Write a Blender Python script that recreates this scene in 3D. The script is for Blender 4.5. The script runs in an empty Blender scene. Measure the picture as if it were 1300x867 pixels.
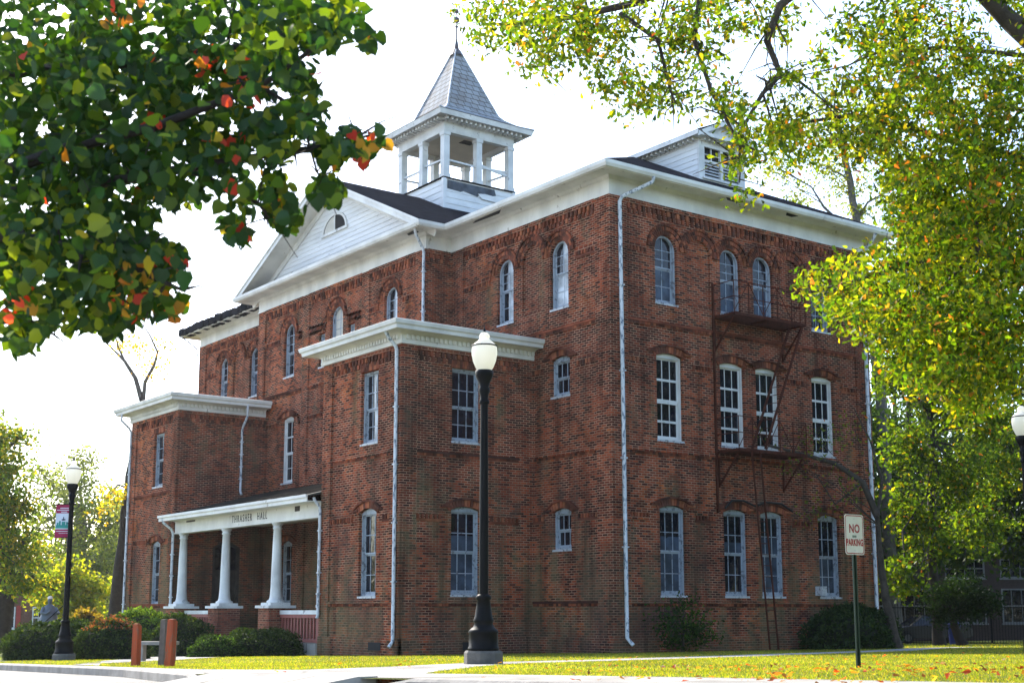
import bpy, bmesh, math, random
import numpy as np
from mathutils import Vector, Matrix

random.seed(7)
RNG = np.random.default_rng(7)
SC = bpy.context.scene
COL = SC.collection

# ------------------------------------------------------------------ camera
YAW, PITCH = 0.93504, 0.15827
CAMPOS = Vector((-25.23, -29.35, 1.133))
FWD = Vector((math.cos(YAW), math.sin(YAW), 0.0))        # level forward
RGT = Vector((math.sin(YAW), -math.cos(YAW), 0.0))       # level right
cd = bpy.data.cameras.new('camera')
cam = bpy.data.objects.new('camera', cd)
COL.objects.link(cam)
cd.sensor_width = 36.0
cd.lens = 47.6
cd.shift_y = 0.0532
cd.clip_start, cd.clip_end = 0.1, 3000.0
fw = FWD * math.cos(PITCH) + Vector((0, 0, math.sin(PITCH)))
up = Vector((0, 0, math.cos(PITCH))) - FWD * math.sin(PITCH)
m = Matrix.Identity(4)
for i, v in enumerate((RGT, up, -fw)):
    m[0][i], m[1][i], m[2][i] = v
m.translation = CAMPOS
cam.matrix_world = m
cd.dof.use_dof = True
cd.dof.focus_distance = 37.0
cd.dof.aperture_fstop = 5.0
SC.camera = cam

# ------------------------------------------------------------------ light
SUN_EL = math.radians(37.0)
SUN_AZ = math.radians(31.5)                               # left of the view axis
sh = RGT * (-math.sin(SUN_AZ)) + FWD * math.cos(SUN_AZ)   # horizontal direction to the sun
SUNDIR = sh * math.cos(SUN_EL) + Vector((0, 0, math.sin(SUN_EL)))
W = bpy.data.worlds.new('World')
SC.world = W
W.use_nodes = True
nt = W.node_tree
sky = nt.nodes.new('ShaderNodeTexSky')
sky.sky_type = 'NISHITA'
sky.sun_disc = False
sky.sun_elevation = SUN_EL
sky.sun_rotation = math.atan2(sh.x, sh.y)
sky.air_density, sky.dust_density, sky.ozone_density = 1.0, 1.2, 1.5
nt.nodes['Background'].inputs['Strength'].default_value = 0.15
nt.links.new(sky.outputs[0], nt.nodes['Background'].inputs[0])
sl = bpy.data.lights.new('sun', 'SUN')
sl.energy = 3.2
sl.angle = math.radians(0.55)
sl.color = (1.0, 0.94, 0.83)
so = bpy.data.objects.new('sun', sl)
COL.objects.link(so)
so.rotation_euler = (-SUNDIR).to_track_quat('-Z', 'Y').to_euler()
VS = SC.view_settings
VS.view_transform = 'Standard'
VS.look = 'None'
VS.exposure = 1.68
VS.gamma = 1.0
VS.use_curve_mapping = False
SC.cycles.max_bounces = 8
SC.cycles.transparent_max_bounces = 8

# ------------------------------------------------------------------ helpers
def lw(r, f, z):
    """metres right of / ahead of the photographer's station -> world"""
    return Vector((CAMPOS.x + RGT.x * r + FWD.x * f, CAMPOS.y + RGT.y * r + FWD.y * f, z))

def gz(x, y):
    """height of the ground: the street falls gently towards +Y"""
    yy = min(y, 32.0) + max(0.0, y - 32.0) * 0.05
    yy = max(yy, -70.0)
    xx = max(min(x, 30.0), -40.0)
    return -0.0033 * xx - 0.0242 * yy

def gzn(x, y):
    yy = np.minimum(y, 32.0) + np.maximum(0.0, y - 32.0) * 0.05
    yy = np.maximum(yy, -70.0)
    xx = np.clip(x, -40.0, 30.0)
    return -0.0033 * xx - 0.0242 * yy

CX, CY, FPX = 650.0, 502.7, 1718.75
def at(px, py, f):
    """point seen at photo pixel (px,py), f metres ahead"""
    x = (px - CX) / FPX; y = -(py - CY) / FPX
    a = math.cos(PITCH) - math.sin(PITCH) * y
    u = math.sin(PITCH) + math.cos(PITCH) * y
    t = f / a
    p = CAMPOS + RGT * (x * t) + FWD * f
    return Vector((p.x, p.y, CAMPOS.z + u * t))

def tag(o, label=None, cat=None, group=None, kind=None):
    if label: o['label'] = label
    if cat: o['category'] = cat
    if group: o['group'] = group
    if kind: o['kind'] = kind
    return o

def empty(name, loc=(0, 0, 0), rz=0.0):
    o = bpy.data.objects.new(name, None)
    COL.objects.link(o)
    o.location = loc
    o.rotation_euler = (0, 0, rz)
    o.empty_display_size = 0.3
    return o

def copy_tree(o, parent=None):
    c = o.copy(); COL.objects.link(c)
    if parent is not None:
        c.parent = parent
    for ch in list(o.children):
        copy_tree(ch, c)
    return c

class MB:
    def __init__(s):
        s.v, s.f, s.m = [], [], []
        s.smooth = []
    def add(s, vs, fs, mi=0, sm=False):
        b = len(s.v)
        s.v.extend([tuple(v) for v in vs])
        for f in fs:
            s.f.append(tuple(i + b for i in f)); s.m.append(mi); s.smooth.append(sm)
    def quad(s, a, b, c, d, mi=0):
        s.add([a, b, c, d], [(0, 1, 2, 3)], mi)
    def hexa(s, p, mi=0):
        """8 points: bottom ring then top ring"""
        s.add(p, [(3, 2, 1, 0), (4, 5, 6, 7), (0, 1, 5, 4), (1, 2, 6, 5), (2, 3, 7, 6), (3, 0, 4, 7)], mi)
    def box(s, x0, x1, y0, y1, z0, z1, mi=0):
        s.hexa([(x0, y0, z0), (x1, y0, z0), (x1, y1, z0), (x0, y1, z0),
                (x0, y0, z1), (x1, y0, z1), (x1, y1, z1), (x0, y1, z1)], mi)
    def bar(s, a, b, w, h=None, mi=0, upv=(0, 0, 1)):
        """rectangular bar from a to b"""
        h = w if h is None else h
        a = Vector(a); b = Vector(b); d = (b - a)
        if d.length < 1e-6: return
        d.normalize(); u = Vector(upv)
        if abs(d.dot(u)) > 0.98: u = Vector((1, 0, 0))
        r = d.cross(u).normalized(); u2 = r.cross(d)
        r *= w / 2; u2 *= h / 2
        s.hexa([a - r - u2, a + r - u2, b + r - u2, b - r - u2, a - r + u2, a + r + u2, b + r + u2, b - r + u2], mi)
    def tube(s, pts, rad, n=8, mi=0, caps=True, sm=True):
        pts = [Vector(p) for p in pts]
        if not hasattr(rad, '__len__'): rad = [rad] * len(pts)
        rings = []
        prev = None
        for i, p in enumerate(pts):
            d = (pts[min(i + 1, len(pts) - 1)] - pts[max(i - 1, 0)])
            if d.length < 1e-9: d = Vector((0, 0, 1))
            d.normalize()
            if prev is None:
                u = Vector((0, 0, 1)) if abs(d.z) < 0.9 else Vector((1, 0, 0))
                r = d.cross(u).normalized()
            else:
                r = (prev - d * prev.dot(d))
                if r.length < 1e-6: r = d.orthogonal()
                r.normalize()
            prev = r; q = d.cross(r)
            rings.append([p + (r * math.cos(2 * math.pi * k / n) + q * math.sin(2 * math.pi * k / n)) * rad[i] for k in range(n)])
        vs = [v for R in rings for v in R]; fs = []
        for i in range(len(pts) - 1):
            for k in range(n):
                a = i * n + k; b = i * n + (k + 1) % n
                fs.append((a, b, b + n, a + n))
        s.add(vs, fs, mi, sm)
        if caps:
            s.add(rings[0], [tuple(reversed(range(n)))], mi)
            s.add(rings[-1], [tuple(range(n))], mi)
    def lathe(s, prof, n=20, c=(0, 0, 0), mi=0, sm=True, fl=None):
        """prof: list of (r,z). fl=(count,depth): fluting"""
        vs, fs = [], []
        for r, z in prof:
            for k in range(n):
                a = 2 * math.pi * k / n
                rr = r
                if fl and fl[2] <= z <= fl[3]: rr = r * (1 - fl[1] * (k % 2))
                vs.append((c[0] + rr * math.cos(a), c[1] + rr * math.sin(a), c[2] + z))
        for i in range(len(prof) - 1):
            for k in range(n):
                a = i * n + k; b = i * n + (k + 1) % n
                fs.append((a, b, b + n, a + n))
        s.add(vs, fs, mi, sm)
    def build(s, name, mats, parent=None, loc=None):
        me = bpy.data.meshes.new(name)
        me.from_pydata(s.v, [], s.f)
        if mats is None: mats = []
        if not isinstance(mats, (list, tuple)): mats = [mats]
        for mt in mats: me.materials.append(mt)
        if len(s.f):
            me.polygons.foreach_set('material_index', s.m)
            me.polygons.foreach_set('use_smooth', s.smooth)
        me.update()
        o = bpy.data.objects.new(name, me)
        COL.objects.link(o)
        if parent is not None: o.parent = parent
        if loc is not None: o.location = loc
        return o

# ------------------------------------------------------------------ materials
def newmat(name):
    mt = bpy.data.materials.new(name)
    mt.use_nodes = True
    n = mt.node_tree.nodes; l = mt.node_tree.links
    return mt, n, l, n['Principled BSDF']

def ramp(n, pts):
    r = n.new('ShaderNodeValToRGB')
    e = r.color_ramp.elements
    while len(e) > 1: e.remove(e[-1])
    e[0].position = pts[0][0]; e[0].color = (*pts[0][1], 1) if len(pts[0][1]) == 3 else pts[0][1]
    for p, c in pts[1:]:
        k = e.new(p); k.color = (*c, 1)
    return r

def noise(n, l, vec, scale, detail=4, rough=0.55):
    t = n.new('ShaderNodeTexNoise')
    t.inputs['Scale'].default_value = scale
    t.inputs['Detail'].default_value = detail
    t.inputs['Roughness'].default_value = rough
    if vec is not None: l.new(vec, t.inputs['Vector'])
    return t

def mix(n, l, fac, a, b, mode='MIX'):
    x = n.new('ShaderNodeMix'); x.data_type = 'RGBA'; x.blend_type = mode
    for s, v in ((0, fac), (6, a), (7, b)):
        if hasattr(v, 'links') or hasattr(v, 'is_linked'): l.new(v, x.inputs[s])
        elif isinstance(v, (int, float)): x.inputs[s].default_value = v
        else: x.inputs[s].default_value = (*v, 1)
    return x.outputs[2]

def mth(n, l, op, a, b=None, clamp=False):
    x = n.new('ShaderNodeMath'); x.operation = op; x.use_clamp = clamp
    for i, v in enumerate((a, b)):
        if v is None: continue
        if isinstance(v, (int, float)): x.inputs[i].default_value = v
        else: l.new(v, x.inputs[i])
    return x.outputs[0]

def worldpos(n):
    return n.new('ShaderNodeNewGeometry').outputs['Position']

def simple(name, col, rough=0.6, var=0.25, scale=6.0, metal=0.0, bump=0.0, spec=0.5, col2=None, objspace=True):
    mt, n, l, b = newmat(name)
    tc = n.new('ShaderNodeTexCoord').outputs['Object'] if objspace else worldpos(n)
    t = noise(n, l, tc, scale)
    c2 = col2 or tuple(c * (1 - var) for c in col)
    r = ramp(n, [(0.3, c2), (0.7, col)])
    l.new(t.outputs[0], r.inputs[0]); l.new(r.outputs[0], b.inputs['Base Color'])
    b.inputs['Roughness'].default_value = rough
    b.inputs['Metallic'].default_value = metal
    b.inputs['Specular IOR Level'].default_value = spec
    if bump:
        bp = n.new('ShaderNodeBump'); bp.inputs['Strength'].default_value = bump; bp.inputs['Distance'].default_value = 0.02
        t2 = noise(n, l, tc, scale * 5, 3)
        l.new(t2.outputs[0], bp.inputs['Height']); l.new(bp.outputs[0], b.inputs['Normal'])
    return mt

def brick_mat(name, stain=1.0, c1=(0.38, 0.080, 0.032), c2=(0.085, 0.020, 0.015), mortar=(0.45, 0.26, 0.175)):
    mt, n, l, b = newmat(name)
    pos = worldpos(n)
    sp = n.new('ShaderNodeSeparateXYZ'); l.new(pos, sp.inputs[0])
    u = mth(n, l, 'ADD', sp.outputs[0], sp.outputs[1])
    cb = n.new('ShaderNodeCombineXYZ'); l.new(u, cb.inputs[0]); l.new(sp.outputs[2], cb.inputs[1])
    # courses are never quite straight
    w = noise(n, l, pos, 0.8, 2)
    wv = mth(n, l, 'MULTIPLY', w.outputs[0], 0.03)
    zz = mth(n, l, 'ADD', sp.outputs[2], wv)
    l.new(zz, cb.inputs[1])
    br = n.new('ShaderNodeTexBrick')
    l.new(cb.outputs[0], br.inputs['Vector'])
    br.inputs['Scale'].default_value = 1.0
    br.inputs['Brick Width'].default_value = 0.222
    br.inputs['Row Height'].default_value = 0.0715
    br.inputs['Mortar Size'].default_value = 0.0125
    br.inputs['Mortar Smooth'].default_value = 0.25
    br.inputs['Bias'].default_value = -0.12
    br.inputs['Color1'].default_value = (0, 0, 0, 1)
    br.inputs['Color2'].default_value = (1, 1, 1, 1)
    br.inputs['Mortar'].default_value = (0.5, 0.5, 0.5, 1)
    rc = ramp(n, [(0.0, tuple(x * 0.62 for x in c2)), (0.12, c2), (0.40, tuple((p + q) / 2 for p, q in zip(c1, c2))), (0.8, c1),
                  (1.0, (c1[0] * 1.12, c1[1] * 1.3, c1[2] * 1.1))])
    l.new(br.outputs['Color'], rc.inputs[0])
    # patches of repair: orange and plum areas
    n1 = noise(n, l, pos, 0.55, 5, 0.62)
    r1 = ramp(n, [(0.36, (0.60, 0.50, 0.60)), (0.47, (0.95, 0.92, 1.0)), (0.56, (1.05, 1.0, 1.0)), (0.66, (1.22, 1.32, 0.8))])
    l.new(n1.outputs[0], r1.inputs[0])
    c = mix(n, l, 1.0, rc.outputs[0], r1.outputs[0], 'MULTIPLY')
    nb = noise(n, l, pos, 0.16, 4, 0.6)
    rb = ramp(n, [(0.36, (0.48, 0.46, 0.52)), (0.50, (1.0, 1.0, 1.0)), (0.62, (1.3, 1.36, 1.2))])
    l.new(nb.outputs[0], rb.inputs[0])
    c = mix(n, l, 1.0, c, rb.outputs[0], 'MULTIPLY')
    n2 = noise(n, l, pos, 9.0, 3)
    r2 = ramp(n, [(0.3, (0.72, 0.72, 0.72)), (0.7, (1.12, 1.12, 1.12))])
    l.new(n2.outputs[0], r2.inputs[0])
    c = mix(n, l, 1.0, c, r2.outputs[0], 'MULTIPLY')
    nm = noise(n, l, pos, 1.7, 3)
    rm = ramp(n, [(0.35, tuple(x * 0.45 for x in mortar)), (0.65, mortar)])
    l.new(nm.outputs[0], rm.inputs[0])
    c = mix(n, l, br.outputs['Fac'], c, rm.outputs[0])
    # damp, algae and lime: streaky, strongest low on the wall
    st = n.new('ShaderNodeMapping'); st.inputs['Scale'].default_value = (1.6, 1.6, 0.45)
    l.new(pos, st.inputs[0])
    n3 = noise(n, l, st.outputs[0], 0.85, 6, 0.62)
    hz = n.new('ShaderNodeMapRange'); l.new(sp.outputs[2], hz.inputs[0])
    hz.inputs[1].default_value = 0.0; hz.inputs[2].default_value = 6.5
    hz.inputs[3].default_value = 0.16; hz.inputs[4].default_value = -0.04
    s1 = mth(n, l, 'ADD', n3.outputs[0], hz.outputs[0])
    rs = ramp(n, [(0.52, (0, 0, 0)), (0.66, (1, 1, 1))])
    l.new(s1, rs.inputs[0])
    f = mth(n, l, 'MULTIPLY', rs.outputs[0], 0.62 * stain)
    n4 = noise(n, l, pos, 0.3, 2)
    rg = ramp(n, [(0.4, (0.085, 0.06, 0.05)), (0.58, (0.15, 0.135, 0.075))])
    l.new(n4.outputs[0], rg.inputs[0])
    c = mix(n, l, f, c, rg.outputs[0])
    # soot washed down in vertical streaks
    sm = n.new('ShaderNodeMapping'); sm.inputs['Scale'].default_value = (2.4, 2.4, 0.16)
    l.new(pos, sm.inputs[0])
    ns = noise(n, l, sm.outputs[0], 0.9, 5, 0.6)
    rs2 = ramp(n, [(0.34, (0.46, 0.45, 0.46)), (0.50, (1.0, 1.0, 1.0))])
    l.new(ns.outputs[0], rs2.inputs[0])
    c = mix(n, l, 0.8, c, rs2.outputs[0], 'MULTIPLY')
    l.new(c, b.inputs['Base Color'])
    b.inputs['Roughness'].default_value = 0.9
    b.inputs['Specular IOR Level'].default_value = 0.02
    bp = n.new('ShaderNodeBump'); bp.inputs['Strength'].default_value = 0.8; bp.inputs['Distance'].default_value = 0.012
    h1 = mth(n, l, 'SUBTRACT', 1.0, br.outputs['Fac'])
    h2 = mth(n, l, 'MULTIPLY', n2.outputs[0], 0.35)
    h = mth(n, l, 'ADD', h1, h2)
    l.new(h, bp.inputs['Height']); l.new(bp.outputs[0], b.inputs['Normal'])
    return mt

def loose_brick_mat(name, k=1.0):
    """for arches and toothed bands: one tone per brick"""
    mt, n, l, b = newmat(name)
    g = n.new('ShaderNodeNewGeometry')
    r = ramp(n, [(0.0, (0.055 * k, 0.027 * k, 0.021 * k)), (0.4, (0.12 * k, 0.042 * k, 0.028 * k)), (0.75, (0.21 * k, 0.06 * k, 0.033 * k)), (1.0, (0.26 * k, 0.095 * k, 0.05 * k))])
    l.new(g.outputs['Random Per Island'], r.inputs[0])
    t = noise(n, l, g.outputs['Position'], 1.3, 5)
    r2 = ramp(n, [(0.36, (0.38, 0.4, 0.38)), (0.62, (1.0, 1.0, 1.0))])
    l.new(t.outputs[0], r2.inputs[0])
    c = mix(n, l, 1.0, r.outputs[0], r2.outputs[0], 'MULTIPLY')
    l.new(c, b.inputs['Base Color'])
    b.inputs['Roughness'].default_value = 0.9
    b.inputs['Specular IOR Level'].default_value = 0.02
    return mt

def paint_mat(name, col, under, amount=0.5, scale=5.0, rough=0.55, stretch=(1, 1, 1), dirt=0.8):
    """old paint, flaking off to what lies under it"""
    mt, n, l, b = newmat(name)
    mp = n.new('ShaderNodeMapping'); mp.inputs['Scale'].default_value = stretch
    l.new(worldpos(n), mp.inputs[0])
    t = noise(n, l, mp.outputs[0], scale, 7, 0.68)
    r = ramp(n, [(amount - 0.02, (0, 0, 0)), (amount + 0.02, (1, 1, 1))])
    l.new(t.outputs[0], r.inputs[0])
    t2 = noise(n, l, mp.outputs[0], scale * 0.35, 4)
    r2 = ramp(n, [(0.3, tuple(c * dirt for c in col)), (0.62, col)])
    l.new(t2.outputs[0], r2.inputs[0])
    c = mix(n, l, r.outputs[0], r2.outputs[0], under)
    l.new(c, b.inputs['Base Color'])
    b.inputs['Roughness'].default_value = rough
    bp = n.new('ShaderNodeBump'); bp.inputs['Strength'].default_value = 0.3; bp.inputs['Distance'].default_value = 0.004
    l.new(r.outputs[0], bp.inputs['Height']); l.new(bp.outputs[0], b.inputs['Normal'])
    return mt

def leaf_mat(name, trans=0.5, gloss=0.06, rough=0.35):
    mt, n, l, b = newmat(name)
    n.remove(b)
    out = n['Material Output']
    at_ = n.new('ShaderNodeVertexColor'); at_.layer_name = 'Col'
    d = n.new('ShaderNodeBsdfDiffuse'); l.new(at_.outputs[0], d.inputs[0])
    tr = n.new('ShaderNodeBsdfTranslucent')
    tc = mix(n, l, 1.0, at_.outputs[0], (2.9, 2.75, 0.6), 'MULTIPLY')
    l.new(tc, tr.inputs[0])
    mx = n.new('ShaderNodeMixShader'); mx.inputs[0].default_value = trans
    l.new(d.outputs[0], mx.inputs[1]); l.new(tr.outputs[0], mx.inputs[2])
    gl = n.new('ShaderNodeBsdfGlossy'); gl.inputs['Roughness'].default_value = rough
    m2 = n.new('ShaderNodeMixShader'); m2.inputs[0].default_value = gloss
    l.new(mx.outputs[0], m2.inputs[1]); l.new(gl.outputs[0], m2.inputs[2])
    l.new(m2.outputs[0], out.inputs[0])
    return mt

def glass_mat(name, col, rough=0.04, spec=0.5, wob=0.25):
    mt, n, l, b = newmat(name)
    p = worldpos(n)
    t = noise(n, l, p, 2.2, 3)
    r = ramp(n, [(0.35, tuple(c * 0.45 for c in col)), (0.65, tuple(c * 1.25 for c in col))])
    l.new(t.outputs[0], r.inputs[0]); l.new(r.outputs[0], b.inputs['Base Color'])
    b.inputs['Roughness'].default_value = rough
    b.inputs['Specular IOR Level'].default_value = spec
    bp = n.new('ShaderNodeBump'); bp.inputs['Strength'].default_value = wob; bp.inputs['Distance'].default_value = 0.02
    t2 = noise(n, l, p, 3.5, 1)
    l.new(t2.outputs[0], bp.inputs['Height']); l.new(bp.outputs[0], b.inputs['Normal'])
    return mt

M = {}
M['brick'] = brick_mat('brickwork')
M['brick_b'] = brick_mat('porch_brickwork', 0.3, (0.36, 0.10, 0.06), (0.2, 0.06, 0.045))
M['loose'] = loose_brick_mat('arch_bricks', 1.8)
M['loosedark'] = loose_brick_mat('weathered_bricks', 1.5)
M['white'] = paint_mat('white_paint', (0.79, 0.78, 0.74), (0.36, 0.33, 0.29), 0.66, 2.8, stretch=(1, 1, 0.5), dirt=0.72)
M['white2'] = paint_mat('worn_white_paint', (0.76, 0.76, 0.74), (0.34, 0.34, 0.34), 0.64, 4.0, dirt=0.72)
M['sill'] = paint_mat('grey_worn_paint', (0.55, 0.57, 0.6), (0.2, 0.2, 0.21), 0.56, 9.0)
M['pipe'] = paint_mat('flaking_pipe', (0.66, 0.68, 0.71), (0.13, 0.17, 0.22), 0.55, 5.0, 0.5, (3, 3, 1.0))
M['frame'] = paint_mat('worn_window_paint', (0.36, 0.41, 0.48), (0.15, 0.165, 0.19), 0.56, 7.0)
M['cream'] = simple('cream_boards', (0.66, 0.58, 0.46), 0.7, 0.12, 2.0)
M['slate'] = simple('dark_slate', (0.024, 0.026, 0.033), 0.95, 0.5, 3.0, bump=0.6, spec=0.0)
M['dark'] = simple('dark_void', (0.012, 0.012, 0.013), 0.9, 0.3)
M['rot'] = simple('rotten_wood', (0.06, 0.05, 0.045), 0.9, 0.6, 5.0)
M['iron'] = simple('black_iron', (0.005, 0.005, 0.006), 0.5, 0.3, 8.0, spec=0.12)
M['rust'] = simple('rusty_iron', (0.10, 0.03, 0.018), 0.85, 0.6, 7.0, spec=0.1)
M['glass'] = glass_mat('window_glass', (0.008, 0.010, 0.018), 0.04, 0.4)
M['glassblue'] = glass_mat('screened_glass', (0.05, 0.072, 0.11), 0.25, 0.3)
M['shade'] = glass_mat('pale_pane', (0.55, 0.58, 0.62), 0.35, 0.4, 0.1)  # paler tone coloured into parts of some panes
M['board'] = simple('window_board', (0.62, 0.58, 0.5), 0.6, 0.15, 4.0)
M['globe'] = None
def slab_mat():
    mt, n, l, b = newmat('concrete_slabs')
    p = worldpos(n)
    t = noise(n, l, p, 0.8, 6, 0.65)
    r = ramp(n, [(0.3, (0.22, 0.20, 0.18)), (0.5, (0.38, 0.355, 0.32)), (0.7, (0.46, 0.43, 0.39))])
    l.new(t.outputs[0], r.inputs[0])
    br = n.new('ShaderNodeTexBrick'); l.new(p, br.inputs['Vector'])
    br.offset = 0.0
    br.inputs['Scale'].default_value = 1.0; br.inputs['Brick Width'].default_value = 1.5; br.inputs['Row Height'].default_value = 1.5; br.inputs['Mortar Size'].default_value = 0.018
    br.inputs['Color1'].default_value = (1, 1, 1, 1); br.inputs['Color2'].default_value = (0.86, 0.86, 0.86, 1); br.inputs['Mortar'].default_value = (0.3, 0.28, 0.25, 1)
    c = mix(n, l, 1.0, r.outputs[0], br.outputs['Color'], 'MULTIPLY')
    v = n.new('ShaderNodeTexVoronoi'); v.feature = 'DISTANCE_TO_EDGE'; v.inputs['Scale'].default_value = 0.42
    w = noise(n, l, p, 2.5, 4); wm = mix(n, l, 0.25, p, w.outputs['Color'])
    l.new(wm, v.inputs['Vector'])
    rv = ramp(n, [(0.0, (0.35, 0.33, 0.3)), (0.012, (1, 1, 1))]); l.new(v.outputs['Distance'], rv.inputs[0])
    c = mix(n, l, 0.6, c, rv.outputs[0], 'MULTIPLY')
    l.new(c, b.inputs['Base Color']); b.inputs['Roughness'].default_value = 0.9; b.inputs['Specular IOR Level'].default_value = 0.1
    return mt
M['concrete'] = slab_mat()
M['kerb'] = simple('kerb_concrete', (0.33, 0.30, 0.27), 0.9, 0.45, 3.0, bump=0.4, objspace=False)
M['plinth'] = simple('dark_concrete', (0.13, 0.12, 0.11), 0.9, 0.4, 6.0, bump=0.5)
M['dimpaint'] = simple('dull_grey_paint', (0.20, 0.20, 0.20), 0.8, 0.3, 3.0)
M['bark'] = simple('bark', (0.085, 0.066, 0.05), 0.95, 0.6, 5.0, bump=1.0)
M['barkpale'] = simple('pale_bark', (0.17, 0.15, 0.125), 0.95, 0.55, 5.0, bump=1.0)
M['barkdark'] = simple('dark_bark', (0.045, 0.035, 0.03), 0.95, 0.5, 5.0, bump=1.0)
M['leaf'] = leaf_mat('leaf', 0.55, 0.012, 0.4)
M['leafglossy'] = leaf_mat('glossy_leaf', 0.38, 0.018, 0.35)
M['leafdark'] = leaf_mat('evergreen_leaf', 0.25, 0.012, 0.4)
M['grassblade'] = leaf_mat('grass_blade', 0.55, 0.03, 0.5)
M['core'] = simple('hedge_core', (0.015, 0.02, 0.01), 0.95, 0.4)
M['redwood'] = paint_mat('red_stained_wood', (0.42, 0.07, 0.016), (0.19, 0.10, 0.06), 0.58, 5.0, 0.8, (6, 6, 0.7), 0.6)
M['greywood'] = simple('grey_weathered_wood', (0.17, 0.13, 0.11), 0.9, 0.4, 7.0)
M['redrail'] = simple('red_painted_rail', (0.33, 0.10, 0.08), 0.7, 0.25, 5.0)
M['signwhite'] = simple('sign_white', (0.72, 0.68, 0.60), 0.45, 0.12, 9.0)
M['signred'] = simple('sign_red', (0.36, 0.03, 0.03), 0.5, 0.15, 9.0)
M['postgreen'] = simple('green_post', (0.022, 0.045, 0.028), 0.45, 0.3, 9.0)
M['letter'] = simple('dark_letters', (0.035, 0.03, 0.03), 0.7, 0.3)

def globe_mat():
    mt, n, l, b = newmat('lamp_glass')
    n.remove(b); out = n['Material Output']
    d = n.new('ShaderNodeBsdfDiffuse'); d.inputs[0].default_value = (0.82, 0.81, 0.76, 1)
    t = n.new('ShaderNodeBsdfTranslucent'); t.inputs[0].default_value = (0.95, 0.93, 0.84, 1)
    g = n.new('ShaderNodeBsdfGlossy'); g.inputs['Roughness'].default_value = 0.15
    m1 = n.new('ShaderNodeMixShader'); m1.inputs[0].default_value = 0.62
    l.new(d.outputs[0], m1.inputs[1]); l.new(t.outputs[0], m1.inputs[2])
    m2 = n.new('ShaderNodeMixShader'); m2.inputs[0].default_value = 0.05
    l.new(m1.outputs[0], m2.inputs[1]); l.new(g.outputs[0], m2.inputs[2])
    l.new(m2.outputs[0], out.inputs[0])
    return mt
M['globe'] = globe_mat()

def siding_mat():
    return paint_mat('white_siding', (0.81, 0.81, 0.80), (0.33, 0.33, 0.34), 0.66, 4.0, stretch=(1, 0.35, 2.0), dirt=0.8)
M['siding'] = siding_mat()

def shingle_mat():
    mt, n, l, b = newmat('silver_shingles')
    tc = n.new('ShaderNodeTexCoord').outputs['Object']
    sp = n.new('ShaderNodeSeparateXYZ'); l.new(tc, sp.inputs[0])
    u = mth(n, l, 'ADD', sp.outputs[0], sp.outputs[1])
    cb = n.new('ShaderNodeCombineXYZ'); l.new(u, cb.inputs[0]); l.new(sp.outputs[2], cb.inputs[1])
    br = n.new('ShaderNodeTexBrick'); l.new(cb.outputs[0], br.inputs['Vector'])
    br.inputs['Scale'].default_value = 1.0
    br.inputs['Brick Width'].default_value = 0.34; br.inputs['Row Height'].default_value = 0.23
    br.inputs['Mortar Size'].default_value = 0.02
    br.inputs['Color1'].default_value = (0.34, 0.36, 0.385, 1); br.inputs['Color2'].default_value = (0.26, 0.275, 0.30, 1)
    br.inputs['Mortar'].default_value = (0.13, 0.125, 0.12, 1)
    t = noise(n, l, tc, 1.8, 5)
    r = ramp(n, [(0.45, (1, 1, 1)), (0.68, (0.86, 0.77, 0.70))])
    l.new(t.outputs[0], r.inputs[0])
    c = mix(n, l, 1.0, br.outputs['Color'], r.outputs[0], 'MULTIPLY')
    l.new(c, b.inputs['Base Color'])
    b.inputs['Roughness'].default_value = 0.8
    b.inputs['Specular IOR Level'].default_value = 0.08
    bp = n.new('ShaderNodeBump'); bp.inputs['Strength'].default_value = 0.6; bp.inputs['Distance'].default_value = 0.015
    h1 = mth(n, l, 'SUBTRACT', 1.0, br.outputs['Fac'])
    l.new(h1, bp.inputs['Height']); l.new(bp.outputs[0], b.inputs['Normal'])
    return mt
M['shingle'] = shingle_mat()

# ------------------------------------------------------------------ the ground
def sheet(name, mt, poly, dz, kind='structure', step=None):
    """flat-lying sheet following the ground, poly in world XY"""
    bm = bmesh.new()
    vs = [bm.verts.new((x, y, 0)) for x, y in poly]
    f = bm.faces.new(vs)
    bmesh.ops.triangulate(bm, faces=[f])
    bmesh.ops.subdivide_edges(bm, edges=bm.edges[:], cuts=5, use_grid_fill=True)
    for v in bm.verts: v.co.z = gz(v.co.x, v.co.y) + dz
    me = bpy.data.meshes.new(name); bm.to_mesh(me); bm.free()
    me.materials.append(mt)
    o = bpy.data.objects.new(name, me); COL.objects.link(o)
    if kind: o['kind'] = kind
    return o

def lawn_mat():
    mt, n, l, b = newmat('lawn')
    p = worldpos(n)
    t = noise(n, l, p, 0.35, 5)
    r = ramp(n, [(0.32, (0.09, 0.12, 0.025)), (0.55, (0.16, 0.175, 0.035)), (0.72, (0.25, 0.21, 0.065))])
    l.new(t.outputs[0], r.inputs[0])
    t2 = noise(n, l, p, 14.0, 3)
    r2 = ramp(n, [(0.3, (0.55, 0.55, 0.5)), (0.7, (1.15, 1.15, 1.0))])
    l.new(t2.outputs[0], r2.inputs[0])
    c = mix(n, l, 1.0, r.outputs[0], r2.outputs[0], 'MULTIPLY')
    l.new(c, b.inputs['Base Color'])
    b.inputs['Roughness'].default_value = 0.9
    b.inputs['Specular IOR Level'].default_value = 0.1
    bp = n.new('ShaderNodeBump'); bp.inputs['Strength'].default_value = 1.0; bp.inputs['Distance'].default_value = 0.05
    t3 = noise(n, l, p, 30.0, 2)
    l.new(t3.outputs[0], bp.inputs['Height']); l.new(bp.outputs[0], b.inputs['Normal'])
    return mt

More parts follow.
